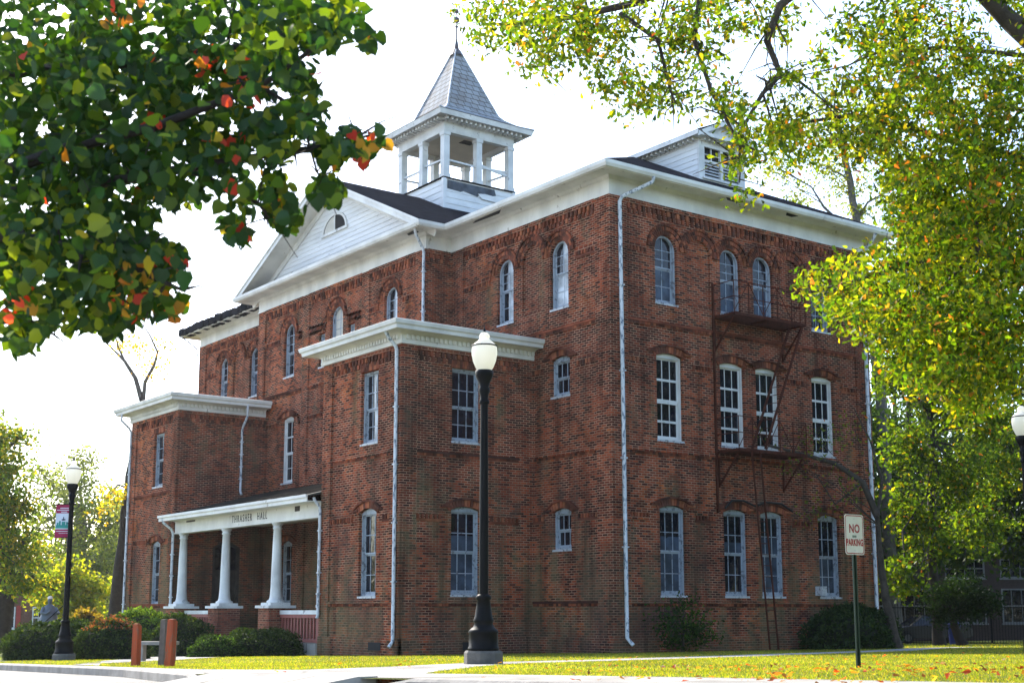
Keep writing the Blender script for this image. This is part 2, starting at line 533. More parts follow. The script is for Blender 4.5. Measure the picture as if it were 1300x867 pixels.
def road_mat():
    mt, n, l, b = newmat('road_surface')
    p = worldpos(n)
    t = noise(n, l, p, 55.0, 3)
    r = ramp(n, [(0.3, (0.10, 0.095, 0.09)), (0.6, (0.23, 0.215, 0.195)), (0.75, (0.42, 0.385, 0.34))])
    l.new(t.outputs[0], r.inputs[0])
    t2 = noise(n, l, p, 0.6, 5)
    r2 = ramp(n, [(0.35, (0.75, 0.74, 0.72)), (0.65, (1.1, 1.1, 1.1))])
    l.new(t2.outputs[0], r2.inputs[0])
    c = mix(n, l, 1.0, r.outputs[0], r2.outputs[0], 'MULTIPLY')
    l.new(c, b.inputs['Base Color']); b.inputs['Roughness'].default_value = 0.85
    bp = n.new('ShaderNodeBump'); bp.inputs['Strength'].default_value = 0.7; bp.inputs['Distance'].default_value = 0.012
    l.new(t.outputs[0], bp.inputs['Height']); l.new(bp.outputs[0], b.inputs['Normal'])
    return mt
M['lawn'] = lawn_mat(); M['road'] = road_mat()

# kerb line: X as a function of Y (the street runs along Y)
KERB = [(-900.0, -17.6), (-40.0, -17.8), (-20.0, -18.0), (-17.2, -18.2), (-14.2, -18.45), (-7.8, -17.05), (2.7, -16.1), (15.0, -15.4), (60.0, -14.0), (900.0, -14.0)]
def kx(y):
    for (a, xa), (b_, xb) in zip(KERB, KERB[1:]):
        if a <= y <= b_: return xa + (xb - xa) * (y - a) / (b_ - a)
    return -17.5
KH = 0.13
ys = sorted(set([-900, -400, -200, -100, -70, -55] + [round(-45 + i * 1.0, 2) for i in range(100)] + [60, 80, 100, 150, 300, 600, 900] + [k[0] for k in KERB]))
xs_off = [0, 1, 2, 4, 7, 11, 16, 22, 30, 40, 55, 80, 120, 200, 400, 900]
mb = MB()
for j in range(len(ys) - 1):
    for i in range(len(xs_off) - 1):
        q = []
        for (yy, oo) in ((ys[j], xs_off[i]), (ys[j], xs_off[i + 1]), (ys[j + 1], xs_off[i + 1]), (ys[j + 1], xs_off[i])):
            x = kx(yy) + oo
            q.append((x, yy, gz(x, yy)))
        mb.add(q, [(0, 1, 2, 3)])
tag(mb.build('lawn', M['lawn']), kind='structure')
mb = MB()
xr = [0, 1, 3, 6, 12, 30, 100, 400, 900]
for j in range(len(ys) - 1):
    for i in range(len(xr) - 1):
        q = []
        for (yy, oo) in ((ys[j], xr[i]), (ys[j], xr[i + 1]), (ys[j + 1], xr[i + 1]), (ys[j + 1], xr[i])):
            x = kx(yy) - oo
            q.append((x, yy, gz(x, yy) - KH - 0.01 * min(oo, 4)))
        mb.add(q, [(0, 1, 2, 3)])
tag(mb.build('road', M['road']), kind='structure')

def kerb_run(y0, y1, drop0=False, drop1=False):
    mb = MB()
    n = max(2, int((y1 - y0) / 1.0))
    R = []
    for i in range(n + 1):
        y = y0 + (y1 - y0) * i / n
        h = 1.0
        d0 = (y - y0) / 0.7 if drop0 else 1; d1_ = (y1 - y) / 0.7 if drop1 else 1
        h = max(0.12, min(1.0, d0, d1_))
        x = kx(y); g = gz(x, y)
        top = g - KH + (KH + 0.012) * h
        R.append([(x - 0.10, y, g - KH - 0.05), (x - 0.10, y, top - 0.03), (x - 0.075, y, top - 0.004), (x - 0.04, y, top), (x + 0.13, y, top), (x + 0.13, y, g - 0.2)])
    vs = [p for r in R for p in r]; k = len(R[0]); fs = []
    for i in range(n):
        for a in range(k - 1):
            fs.append((i * k + a, i * k + a + 1, (i + 1) * k + a + 1, (i + 1) * k + a))
    mb.add(vs, fs)
    mb.add(R[0], [tuple(range(k))]); mb.add(R[-1], [tuple(range(k))])
    return mb.build('kerb', M['kerb'])
tag(kerb_run(-14.2, 120.0, drop0=True), kind='structure')
tag(kerb_run(-120.0, -17.2, drop1=True), kind='structure')

# pavement beside the kerb, the ramp and the paths
edge = [(kx(y) + 0.13, y) for y in (-60, -40, -30, -20, -17.2, -16, -14.2, -12, -10, -7.8, -4, 0, 6, 15)]
inner = [(-15.3, 15), (-15.7, 6), (-16.4, -4.0), (-16.75, -7.6), (-16.95, -10.5), (-16.4, -12.6), (-14.45, -11.75), (-11.7, -9.85), (-9.2, -9.7), (-5.0, -8.4), (4.0, -5.4), (11.0, -1.6), (14.0, -1.2),
         (14.0, -2.4), (11.2, -2.9), (4.4, -6.8), (-4.8, -9.9), (-9.2, -11.2), (-11.8, -11.5), (-13.3, -12.6), (-15.9, -15.2), (-16.75, -16.2), (-16.4, -20), (-16.2, -30), (-16.2, -40), (-16.2, -60)]
sheet('pavement', M['concrete'], edge + inner, 0.006)
sheet('footpath', M['concrete'], [(-16.3, -4.5), (-16.0, -2.2), (-12.0, 2.5), (-6.8, 10.5), (-5.4, 12.0), (-5.4, 15.4), (-7.4, 14.8), (-13.2, 4.0)], 0.010)
# ramp from the road up to the pavement through the gap in the kerb
mb = MB()
rows = 10
R_ = []
for i in range(rows + 1):
    y = -17.25 + 3.1 * i / rows
    x0_, x1_ = kx(y) - 1.05, kx(y) + 0.2
    g = gz(x0_, y)
    R_.append([(x0_, y, g - KH - 0.03), (x0_, y, g - KH - 0.004), (kx(y) - 0.03, y, g + 0.014), (x1_, y, g + 0.014), (x1_, y, g - KH - 0.03)])
vs_ = [p for r in R_ for p in r]; fs__ = []
for i in range(rows):
    for a in range(5): fs__.append((i * 5 + a, i * 5 + (a + 1) % 5, (i + 1) * 5 + (a + 1) % 5, (i + 1) * 5 + a))
mb.add(vs_, fs__); mb.add(R_[0], [(0, 1, 2, 3, 4)]); mb.add(R_[-1], [(4, 3, 2, 1, 0)])
tag(mb.build('kerb_ramp', M['concrete']), kind='structure')

# ------------------------------------------------------------------ the hall
HALL = empty('brick_hall')
tag(HALL, 'three storey red brick hall with white cornices and an open belfry', 'building')
ZV = Vector((0, 0, 1))

class Fr:
    """a wall plane: u along, d outwards, z up"""
    def __init__(s, x, y, U, N):
        s.O = Vector((x, y, 0)); s.U = Vector((*U, 0)); s.N = Vector((*N, 0))
    def p(s, u, d, z):
        v = s.O + s.U * u + s.N * d
        return (v.x, v.y, z)
    def box(s, mb, u0, u1, d0, d1, z0, z1, mi=0):
        mb.hexa([s.p(u0, d0, z0), s.p(u1, d0, z0), s.p(u1, d1, z0), s.p(u0, d1, z0),
                 s.p(u0, d0, z1), s.p(u1, d0, z1), s.p(u1, d1, z1), s.p(u0, d1, z1)], mi)
    def prism(s, mb, pts, d0, d1, mi=0):
        n = len(pts)
        vs = [s.p(u, d0, z) for u, z in pts] + [s.p(u, d1, z) for u, z in pts]
        fs = [tuple(range(n)), tuple(range(2 * n - 1, n - 1, -1))]
        fs += [(i, (i + 1) % n, n + (i + 1) % n, n + i) for i in range(n)]
        mb.add(vs, fs, mi)

def arc_pts(uc, zb, w, h, rise, n=16, inset=0.0):
    """outline of the head from left to right"""
    half = w / 2
    if rise <= 0:
        return [(uc - half + inset + (2 * (half - inset)) * i / n, zb + h - inset) for i in range(n + 1)]
    R = (half * half + rise * rise) / (2 * rise)
    zc = zb + h - R
    hh = half - inset; r = R - inset
    if rise >= half * 0.98:
        return [(uc - r * math.cos(math.pi * i / n), zc + r * math.sin(math.pi * i / n)) for i in range(n + 1)]
    return [(uc + u, zc + math.sqrt(max(0, r * r - u * u))) for u in [(-hh + 2 * hh * i / n) for i in range(n + 1)]]

def wall_sheet(mb, fr, u0, u1, z0, z1, ops, depth=0.27, back=None):
    us = {u0, u1}; zs = {z0, z1}
    for (uc, w, zb, h, rise) in ops:
        us |= {uc - w / 2, uc + w / 2}; zs |= {zb, zb + h}
    us = sorted(us); zs = sorted(zs)
    for i in range(len(us) - 1):
        for j in range(len(zs) - 1):
            cu = (us[i] + us[i + 1]) / 2; cz = (zs[j] + zs[j + 1]) / 2
            if any(abs(cu - o[0]) < o[1] / 2 and o[2] < cz < o[2] + o[3] for o in ops): continue
            mb.quad(fr.p(us[i], 0, zs[j]), fr.p(us[i + 1], 0, zs[j]), fr.p(us[i + 1], 0, zs[j + 1]), fr.p(us[i], 0, zs[j + 1]))
    for (uc, w, zb, h, rise) in ops:
        hd = arc_pts(uc, zb, w, h, rise)
        if rise > 0:
            for a, b in zip(hd, hd[1:]):
                mb.quad(fr.p(a[0], 0, a[1]), fr.p(b[0], 0, b[1]), fr.p(b[0], 0, zb + h), fr.p(a[0], 0, zb + h))
        loop = [(uc - w / 2, zb)] + hd + [(uc + w / 2, zb)]
        for a, b in zip(loop, loop[1:] + loop[:1]):
            mb.quad(fr.p(a[0], 0, a[1]), fr.p(b[0], 0, b[1]), fr.p(b[0], -depth, b[1]), fr.p(a[0], -depth, a[1]))

def blind_back(mb, fr, op, d):
    uc, w, zb, h, rise = op
    hd = arc_pts(uc, zb, w, h, rise)
    mb.add([fr.p(uc - w / 2, d, zb)] + [fr.p(a, d, z) for a, z in hd] + [fr.p(uc + w / 2, d, zb)], [tuple(range(len(hd) + 2))])

def ring(mb, fr, uc, zc, r0, r1, a0, a1, n, d0, d1, mi=0, gap=0.17):
    """bricks laid round an arch"""
    for i in range(n):
        t0 = a0 + (a1 - a0) * (i + gap / 2) / n; t1 = a0 + (a1 - a0) * (i + 1 - gap / 2) / n
        P = [(uc + r * math.cos(t), zc + r * math.sin(t)) for r, t in ((r0, t0), (r1, t0), (r1, t1), (r0, t1))]
        j = random.uniform(-0.006, 0.006)
        mb.hexa([fr.p(P[0][0], d0, P[0][1]), fr.p(P[1][0], d0, P[1][1]), fr.p(P[2][0], d0, P[2][1]), fr.p(P[3][0], d0, P[3][1]),
                 fr.p(P[0][0], d1 + j, P[0][1]), fr.p(P[1][0], d1 + j, P[1][1]), fr.p(P[2][0], d1 + j, P[2][1]), fr.p(P[3][0], d1 + j, P[3][1])], mi)

def arch_over(mb, fr, op):
    uc, w, zb, h, rise = op
    if rise >= w / 2 * 0.98:
        zc = zb + h - w / 2; r = w / 2 + 0.012
        ring(mb, fr, uc, zc, r, r + 0.12, 0, math.pi, 19, -0.01, 0.018)
        ring(mb, fr, uc, zc, r + 0.13, r + 0.25, 0, math.pi, 26, -0.01, 0.045)
        ring(mb, fr, uc, zc, r + 0.26, r + 0.33, 0, math.pi, 20, -0.01, 0.085, 1)
    elif rise > 0:
        R = (w * w / 4 + rise * rise) / (2 * rise); zc = zb + h - R
        a = math.asin(min(1, (w / 2 + 0.10) / R))
        n = int(w / 0.078)
        ring(mb, fr, uc, zc, R + 0.01, R + 0.20, math.pi / 2 - a, math.pi / 2 + a, n, -0.01, 0.03)
        a2 = math.asin(min(1, (w / 2 + 0.16) / R))
        ring(mb, fr, uc, zc, R + 0.205, R + 0.262, math.pi / 2 - a2, math.pi / 2 + a2, int(w / 0.2), -0.01, 0.085, 1, 0.05)
        for s in (-1, 1):
            u = uc + s * (w / 2 + 0.20); z = zc + (R + 0.205) * math.cos(a2) - 0.02
            fr.box(mb, u - 0.17, u + 0.17, -0.01, 0.07, z, z + 0.06, 1)
    else:
        n = int((w + 0.1) / 0.078)
        for i in range(n):
            u = uc - (w + 0.1) / 2 + (w + 0.1) * (i + 0.5) / n
            fr.box(mb, u - 0.034, u + 0.034, -0.01, 0.03 + random.uniform(-0.005, 0.005), zb + h + 0.01, zb + h + 0.22)

def teeth(mb, fr, u0, u1, z0, z1, d, pitch=0.2, duty=0.52, mi=0):
    n = max(1, int(round((u1 - u0) / pitch)))
    for i in range(n):
        u = u0 + (u1 - u0) * (i + 0.5) / n; hw = (u1 - u0) / n * duty / 2
        fr.box(mb, u - hw, u + hw, -0.01, d + random.uniform(-0.006, 0.006), z0, z1, mi)

def corbel_top(mb, fr, u0, u1, zt):
    fr.box(mb, u0, u1, -0.01, 0.075, zt - 0.15, zt, 2)
    teeth(mb, fr, u0, u1, zt - 0.30, zt - 0.152, 0.065, 0.2, 0.5)
    teeth(mb, fr, u0 + 0.05, u1 - 0.05, zt - 0.44, zt - 0.302, 0.04, 0.2, 0.5)
    fr.box(mb, u0, u1, -0.01, 0.018, zt - 0.51, zt - 0.442, 2)

def belt(mb, fr, u0, u1, z, kind):
    if u1 - u0 < 0.12: return
    if kind == 'sill':
        fr.box(mb, u0, u1, -0.01, 0.06, z - 0.07, z, 1 if random.random() < 0.4 else 2)
        teeth(mb, fr, u0, u1, z - 0.15, z - 0.072, 0.035, 0.115, 0.85, 1)
    else:
        fr.box(mb, u0, u1, -0.01, 0.05, z + 0.13, z + 0.20, 2)
        teeth(mb, fr, u0, u1, z, z + 0.128, 0.05, 0.14, 0.5, 1)
        fr.box(mb, u0, u1, -0.01, 0.03, z - 0.075, z - 0.002, 1 if random.random() < 0.3 else 2)

def spans(u0, u1, cuts):
    out = []; a = u0
    for c0, c1 in sorted(cuts):
        if c0 > a: out.append((a, c0))
        a = max(a, c1)
    if a < u1: out.append((a, u1))
    return out

WMATS = None
def window(fr, op, cols=2, rows=(2, 2), meet=0.5, mats=('glass', 'glass'), thick=None, tymp=0.0, parent=HALL, frame='sill', label=None, sillw=0.06, half=0.0, wood='frame', side=0.0):
    uc, w, zb, h, rise = op
    seg = 0 < rise < w / 2 * 0.9
    t = 0.062
    mb = MB()
    outer = [(uc - w / 2, zb)] + arc_pts(uc, zb, w, h, rise) + [(uc + w / 2, zb)]
    if seg:
        iz = zb + h - rise - 0.05
        ins = [(uc - w / 2 + t, zb + t)] + arc_pts(uc, zb, w - 2 * t, iz - zb, 0) + [(uc + w / 2 - t, zb + t)]
        irise = 0; itop = iz
    else:
        ins = [(uc - w / 2 + t, zb + t)] + arc_pts(uc, zb, w, h, rise, inset=t) + [(uc + w / 2 - t, zb + t)]
        irise = max(0, rise - t) if rise > 0 else 0
        itop = zb + h - t
    d0, d1 = -0.25, -0.10
    n = len(outer)
    for i in range(n):
        j = (i + 1) % n
        a, b, c, e = outer[i], outer[j], ins[j], ins[i]
        mb.quad(fr.p(a[0], d1, a[1]), fr.p(b[0], d1, b[1]), fr.p(c[0], d1, c[1]), fr.p(e[0], d1, e[1]))
        mb.quad(fr.p(e[0], d1, e[1]), fr.p(c[0], d1, c[1]), fr.p(c[0], d0, c[1]), fr.p(e[0], d0, e[1]))
    win = mb.build('window', M[wood], parent)
    if label: win['label'] = label
    # sash
    iw = w - 2 * t; ib = zb + t; ih = itop - ib
    mb = MB()
    zm = ib + ih * meet
    r_ = irise
    head = arc_pts(uc, ib, iw, ih, r_) if r_ > 0 else None
    def topz(u):
        if r_ <= 0: return itop
        R = (iw * iw / 4 + r_ * r_) / (2 * r_); zc = itop - R
        return zc + math.sqrt(max(0.0, R * R - (u - uc) ** 2))
    s = 0.045
    for (z0, z1, dd, top) in ((zm, itop, -0.165, True), (ib, zm, -0.20, False)):
        fr.box(mb, uc - iw / 2 + 0.002, uc - iw / 2 + s, dd - 0.03, dd, z0, min(z1, topz(uc - iw / 2 + s)))
        fr.box(mb, uc + iw / 2 - s, uc + iw / 2 - 0.002, dd - 0.03, dd, z0, min(z1, topz(uc + iw / 2 - s)))
        fr.box(mb, uc - iw / 2 + s, uc + iw / 2 - s, dd - 0.03, dd, z0 + 0.001, z0 + (0.05 if top else 0.075))
        if not top or r_ <= 0:
            fr.box(mb, uc - iw / 2 + s, uc + iw / 2 - s, dd - 0.03, dd, z1 - 0.045, z1 - 0.001)
        rr = rows[0] if top else rows[1]
        zt = (itop - r_ if (top and r_ > 0) else z1 - 0.045)
        for k in range(1, cols):
            u = uc - iw / 2 + iw * k / cols
            fr.box(mb, u - 0.012, u + 0.012, dd - 0.025, dd - 0.006, z0 + 0.05, (topz(u) if top else z1 - 0.045))
        for k in range(1, rr + (1 if top and r_ > 0 and rr > 1 else 0)):
            z = z0 + (zt - z0) * k / rr
            if z > itop - 0.08: continue
            fr.box(mb, uc - iw / 2 + s, uc + iw / 2 - s, dd - 0.024, dd - 0.007, z - 0.012, z + 0.012)
    for f_, th in (thick or []):
        z = ib + ih * f_
        fr.box(mb, uc - iw / 2 + s, uc + iw / 2 - s, -0.19, -0.155, z - th / 2, z + th / 2)
    mb.build('sash', M[wood], win)
    # panes
    mb = MB()
    hw = iw / 2
    j1, j2 = random.uniform(-0.008, 0.008), random.uniform(-0.008, 0.008)
    mb.quad(fr.p(uc - hw, -0.222 + j1, ib), fr.p(uc + hw, -0.222 - j1, ib), fr.p(uc + hw, -0.222 - j2, zm), fr.p(uc - hw, -0.222 + j2, zm), 1)
    if r_ > 0:
        hd = arc_pts(uc, ib, iw, ih, r_)
        mb.add([fr.p(uc - hw, -0.188, zm)] + [fr.p(a, -0.188, z) for a, z in hd] + [fr.p(uc + hw, -0.188, zm)], [tuple(range(len(hd) + 2))], 0)
    else:
        mb.quad(fr.p(uc - hw, -0.188 - j1, zm), fr.p(uc + hw, -0.188 + j1, zm), fr.p(uc + hw, -0.188 - j2, itop), fr.p(uc - hw, -0.188 + j2, itop), 0)
    if half and r_ <= 0:
        zh = zm + (itop - zm) * half
        mb.quad(fr.p(uc - hw, -0.183 - j1, zm), fr.p(uc + hw, -0.183 + j1, zm), fr.p(uc + hw, -0.183, zh), fr.p(uc - hw, -0.183, zh), 2)
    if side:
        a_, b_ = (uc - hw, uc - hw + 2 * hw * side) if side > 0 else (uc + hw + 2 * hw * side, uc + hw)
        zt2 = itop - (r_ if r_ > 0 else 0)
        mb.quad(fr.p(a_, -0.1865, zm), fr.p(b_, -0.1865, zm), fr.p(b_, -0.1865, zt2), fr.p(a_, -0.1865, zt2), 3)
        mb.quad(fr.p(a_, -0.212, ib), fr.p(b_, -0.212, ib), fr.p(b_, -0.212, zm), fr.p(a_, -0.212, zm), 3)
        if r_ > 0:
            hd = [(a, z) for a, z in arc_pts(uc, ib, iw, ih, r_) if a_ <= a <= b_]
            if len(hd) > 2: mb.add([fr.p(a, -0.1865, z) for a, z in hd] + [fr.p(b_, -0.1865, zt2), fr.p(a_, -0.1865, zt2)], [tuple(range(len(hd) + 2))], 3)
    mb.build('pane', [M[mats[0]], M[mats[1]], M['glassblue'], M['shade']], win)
    mb = MB()
    fr.box(mb, uc - w / 2 - 0.02, uc + w / 2 + 0.02, -0.26, 0.02, zb - sillw, zb - 0.001)
    mb.build('sill', M[frame], win)
    mb = MB()
    arch_over(mb, fr, op)
    if len(mb.v): mb.build('arch', [M['loose'], M['loosedark']], win)
    return win

BM = [M['loose'], M['loosedark'], M['brick']]
# frames of the walls
F_right = Fr(0, 0, (1, 0), (0, -1))
F_bay = Fr(0, 0, (0, 1), (-1, 0))
F_pav = Fr(-1.03, 0, (0, 1), (-1, 0))
F_pavR = Fr(-1.03, 8.35, (1, 0), (0, -1))
F_pavL = Fr(-1.03, 21.0, (1, 0), (0, 1))
F_tR = Fr(-4.75, 3.77, (1, 0), (0, -1))
F_tF = Fr(-4.75, 0, (0, 1), (-1, 0))
F_tL = Fr(-4.75, 8.42, (1, 0), (0, 1))
F_uR = Fr(-4.75, 20.1, (1, 0), (0, -1))
F_uL = Fr(-4.75, 24.95, (1, 0), (0, 1))
F_end = Fr(0, 29.3, (1, 0), (0, 1))
F_back = Fr(11.45, 0, (0, 1), (1, 0))
ZT = 13.34

def wall_obj(name, fr, u0, u1, z0, z1, ops, blinds=(), relief=None):
    mb = MB()
    wall_sheet(mb, fr, u0, u1, z0, z1, list(ops) + list(blinds))
    for b in blinds: blind_back(mb, fr, b, -0.07)
    for s, f in enumerate(mb.m): mb.m[s] = 2
    if relief: relief(mb)
    return mb.build(name, BM, HALL)

# --- right face
R3 = [(u, 0.90, 10.33, 2.12, 0.45) for u in (2.23, 4.97, 6.45, 9.17)]
R2 = [(u, 1.06, 6.18, 2.62, 0.10) for u in (2.30, 4.94, 6.52, 9.14)]
R1 = [(u, 1.02, 1.62, 2.62, 0.10) for u in (2.31, 4.93, 6.54, 9.20)]
RB = [(u, 1.0, 10.40, 2.12, 0.50) for u in (3.60, 7.72)]
def rel_right(mb):
    L = 11.45; p = 0.62
    F_right.box(mb, -0.06, p, -0.01, 0.06, -0.6, ZT, 2); F_right.box(mb, L - p, L + 0.06, -0.01, 0.06, -0.6, ZT, 2)
    corbel_top(mb, F_right, p, L - p, ZT)
    cut3 = [(o[0] - 0.80, o[0] + 0.80) for o in R3 + RB]
    for a, b in spans(p, L - p, cut3): belt(mb, F_right, a, b, 11.78, 'head')
    for a, b in spans(p, L - p, [(o[0] - 0.92, o[0] + 0.92) for o in R2]): belt(mb, F_right, a, b, 8.42, 'head')
    for a, b in spans(p, L - p, [(o[0] - 0.92, o[0] + 0.92) for o in R1]): belt(mb, F_right, a, b, 3.86, 'head')
    for z in (9.72, 5.86): belt(mb, F_right, p, L - p, z, 'sill')
    belt(mb, F_right, p, L - p, 1.46, 'sill')
    F_right.box(mb, -0.10, L + 0.10, -0.01, 0.095, -0.6, 0.42, 2)
    for b in RB: arch_over(mb, F_right, b)
wall_obj('wall', F_right, 0, 11.45, -0.6, ZT, R3 + R2 + R1, RB, rel_right)
for i, o in enumerate(R3): window(F_right, o, 2, (2, 2), 0.52, ('glass', 'glassblue' if i < 3 else 'glass'))
for i, o in enumerate(R2): window(F_right, o, 3 if i != 1 else 3, (2, 1), 0.46, ('glass', 'glass'), thick=[(0.73, 0.07), (0.46, 0.13), (0.21, 0.07)], wood='white2')
for i, o in enumerate(R1): window(F_right, o, 3, (2, 2), 0.5, ('glass', 'glassblue' if i != 1 else 'glass'), half=(0.38, 0.3, 0.45, 0.0)[i])

# --- front wall of the right bay
B3 = [(2.39, 0.88, 10.33, 2.12, 0.44), (5.20, 0.88, 10.33, 2.12, 0.44)]
BB = [(3.76, 1.02, 10.40, 2.20, 0.51)]
B2 = [(2.36, 0.90, 7.60, 1.22, 0.11)]
B1 = [(2.33, 0.88, 2.98, 1.22, 0.11)]
def rel_bay(mb):
    p = 0.62; e = 8.35
    F_bay.box(mb, 0.0, p, -0.01, 0.06, -0.6, ZT, 2)
    F_bay.box(mb, 7.55, 8.0, -0.01, 0.06, 9.0, ZT, 2)
    corbel_top(mb, F_bay, p, 7.55, ZT)
    for a, b in spans(p, 7.55, [(o[0] - 0.79, o[0] + 0.79) for o in B3 + BB]): belt(mb, F_bay, a, b, 11.78, 'head')
    belt(mb, F_bay, p, 7.55, 9.72, 'sill')
    for z in (5.86, 1.46): belt(mb, F_bay, p, 3.77, z, 'sill')
    for a, b in spans(p, 3.77, [(2.36 - 0.8, 2.36 + 0.8)]):
        belt(mb, F_bay, a, b, 8.42, 'head'); belt(mb, F_bay, a, b, 3.86, 'head')
    F_bay.box(mb, 0.0, 3.77, -0.01, 0.095, -0.6, 0.42, 2)
    for b in BB: arch_over(mb, F_bay, b)
wall_obj('wall', F_bay, 0, 8.35, -0.6, ZT, B3 + B2 + B1, BB, rel_bay)
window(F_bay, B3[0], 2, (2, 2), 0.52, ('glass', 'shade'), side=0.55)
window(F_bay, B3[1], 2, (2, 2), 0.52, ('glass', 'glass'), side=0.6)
window(F_bay, B2[0], 3, (1, 1), 0.5); window(F_bay, B1[0], 3, (1, 1), 0.5)

# --- the pavilion under the gable
P3 = [(10.62, 0.88, 10.33, 2.12, 0.44), (14.50, 0.95, 10.33, 2.14, 0.475), (18.31, 0.88, 10.33, 2.12, 0.44)]
PS = [(13.36, 0.46, 10.33, 1.28, 0), (15.62, 0.46, 10.33, 1.28, 0)]
P2 = [(11.0, 0.95, 6.12, 2.60, 0.10), (14.6, 0.95, 6.12, 2.60, 0.10), (18.25, 0.95, 6.12, 2.60, 0.10)]
P1 = [(11.1, 0.88, 1.45, 2.40, 0.10), (18.1, 0.88, 1.45, 2.40, 0.10)]
PD = [(14.6, 1.75, 0.18, 3.45, 0.55)]
def rel_pav(mb):
    fr = F_pav
    for a, b in ((8.35, 8.95), (12.05, 12.55), (16.6, 17.1), (20.4, 21.0)):
        fr.box(mb, a, b, -0.01, 0.06, -0.8, ZT, 2)
    for a, b in ((8.95, 12.05), (12.55, 16.6), (17.1, 20.4)): corbel_top(mb, fr, a, b, ZT)
    for a, b in ((8.95, 12.05), (17.1, 20.4)):
        c = (a + b) / 2
        for x, y in spans(a, b, [(o[0] - 0.79, o[0] + 0.79) for o in P3]): belt(mb, fr, x, y, 11.78, 'head')
        belt(mb, fr, a, b, 9.72, 'sill'); belt(mb, fr, a, b, 5.86, 'sill')
        for x, y in spans(a, b, [(o[0] - 0.85, o[0] + 0.85) for o in P2]): belt(mb, fr, x, y, 8.42, 'head')
    for x, y in spans(12.55, 16.6, [(14.5 - 0.82, 14.5 + 0.82)]): belt(mb, fr, x, y, 11.78, 'head')
    belt(mb, fr, 12.55, 16.6, 9.72, 'sill')
wall_obj('wall', F_pav, 8.35, 21.0, -1.0, ZT, P3 + PS + P2 + P1 + PD, (), rel_pav)
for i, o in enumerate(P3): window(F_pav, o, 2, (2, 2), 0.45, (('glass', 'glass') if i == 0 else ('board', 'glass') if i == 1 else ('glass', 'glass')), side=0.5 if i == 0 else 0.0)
for o in PS: window(F_pav, o, 1, (1, 1), 0.5, ('board', 'board'))
for o in P2: window(F_pav, o, 2, (2, 2), 0.46, thick=[(0.73, 0.06), (0.46, 0.11)], wood='white2')
for o in P1: window(F_pav, o, 2, (2, 2), 0.5)
def door(fr, op, mt='dark', fm='white2'):
    uc, w, zb, h, rise = op
    mb = MB()
    t = 0.11
    outer = [(uc - w / 2, zb)] + arc_pts(uc, zb, w, h, rise) + [(uc + w / 2, zb)]
    ins = [(uc - w / 2 + t, zb)] + arc_pts(uc, zb, w, h, rise, inset=t) + [(uc + w / 2 - t, zb)]
    for i in range(len(outer) - 1):
        a, b, c, e = outer[i], outer[i + 1], ins[i + 1], ins[i]
        mb.quad(fr.p(a[0], -0.04, a[1]), fr.p(b[0], -0.04, b[1]), fr.p(c[0], -0.04, c[1]), fr.p(e[0], -0.04, e[1]))
        mb.quad(fr.p(e[0], -0.04, e[1]), fr.p(c[0], -0.04, c[1]), fr.p(c[0], -0.2, c[1]), fr.p(e[0], -0.2, e[1]))
    dr = mb.build('door', M[fm], HALL)
    mb = MB()
    zt = zb + 2.5
    for k in (0, 1):
        a = uc - w / 2 + t + (w / 2 - t) * k; b = a + w / 2 - t
        fr.box(mb, a + 0.003, b - 0.003, -0.19, -0.14, zb, zt)
        for z0, z1 in ((zb + 0.15, zb + 0.95), (zb + 1.15, zb + 2.35)):
            fr.box(mb, a + 0.1, b - 0.1, -0.141, -0.125, z0, z1)
    fr.box(mb, uc - w / 2 + t, uc + w / 2 - t, -0.19, -0.12, zt, zt + 0.08)
    mb.build('door_leaf', M['rot'] if mt == 'dark' else M['white2'], dr)
    mb = MB()
    hd = arc_pts(uc, zb, w, h, rise, inset=t)
    mb.add([fr.p(uc - w / 2 + t, -0.17, zt + 0.08)] + [fr.p(a, -0.17, z) for a, z in hd] + [fr.p(uc + w / 2 - t, -0.17, zt + 0.08)], [tuple(range(len(hd) + 2))])
    mb.build('transom', M['glass'], dr)
    return dr
door(F_pav, PD[0])
wall_obj('wall', F_pavR, 0, 1.03, -0.6, ZT, [], (), lambda mb: (corbel_top(mb, F_pavR, 0.05, 0.95, ZT)))
wall_obj('wall', F_pavL, 0, 1.03, 8.0, ZT, [])

# --- left bay, ends
L3 = [(23.62, 0.86, 10.33, 2.12, 0.43), (26.72, 0.86, 10.33, 2.12, 0.43)]
LB = [(25.2, 1.0, 10.40, 2.2, 0.5)]
L1 = [(27.0, 0.9, 1.6, 2.6, 0.15), (27.0, 0.95, 6.15, 2.6, 0.16)]
def rel_left(mb):
    fr = F_bay
    fr.box(mb, 28.6, 29.36, -0.01, 0.06, -1.2, ZT, 2)
    fr.box(mb, 21.0, 21.5, -0.01, 0.06, 9.0, ZT, 2)
    corbel_top(mb, fr, 21.5, 28.6, ZT)
    for x, y in spans(21.5, 28.6, [(o[0] - 0.79, o[0] + 0.79) for o in L3 + LB]): belt(mb, fr, x, y, 11.78, 'head')
    belt(mb, fr, 21.5, 28.6, 9.72, 'sill')
    for b in LB: arch_over(mb, fr, b)
wall_obj('wall', F_bay, 21.0, 29.3, -1.2, ZT, L3 + L1, LB, rel_left)
for o in L3: window(F_bay, o, 2, (2, 2), 0.5, ('glass', 'glassblue'))
for o in L1: window(F_bay, o, 3, (2, 2), 0.5)
E3 = [(u, 0.9, 10.33, 2.12, 0.45) for u in (2.23, 4.97, 6.45, 9.17)] + [(u, 1.05, 6.18, 2.62, 0.16) for u in (2.3, 4.94, 6.52, 9.14)] + [(u, 1.05, 1.62, 2.62, 0.16) for u in (2.3, 4.94, 6.52, 9.14)]
wall_obj('wall', F_end, 0, 11.45, -1.3, ZT, E3)
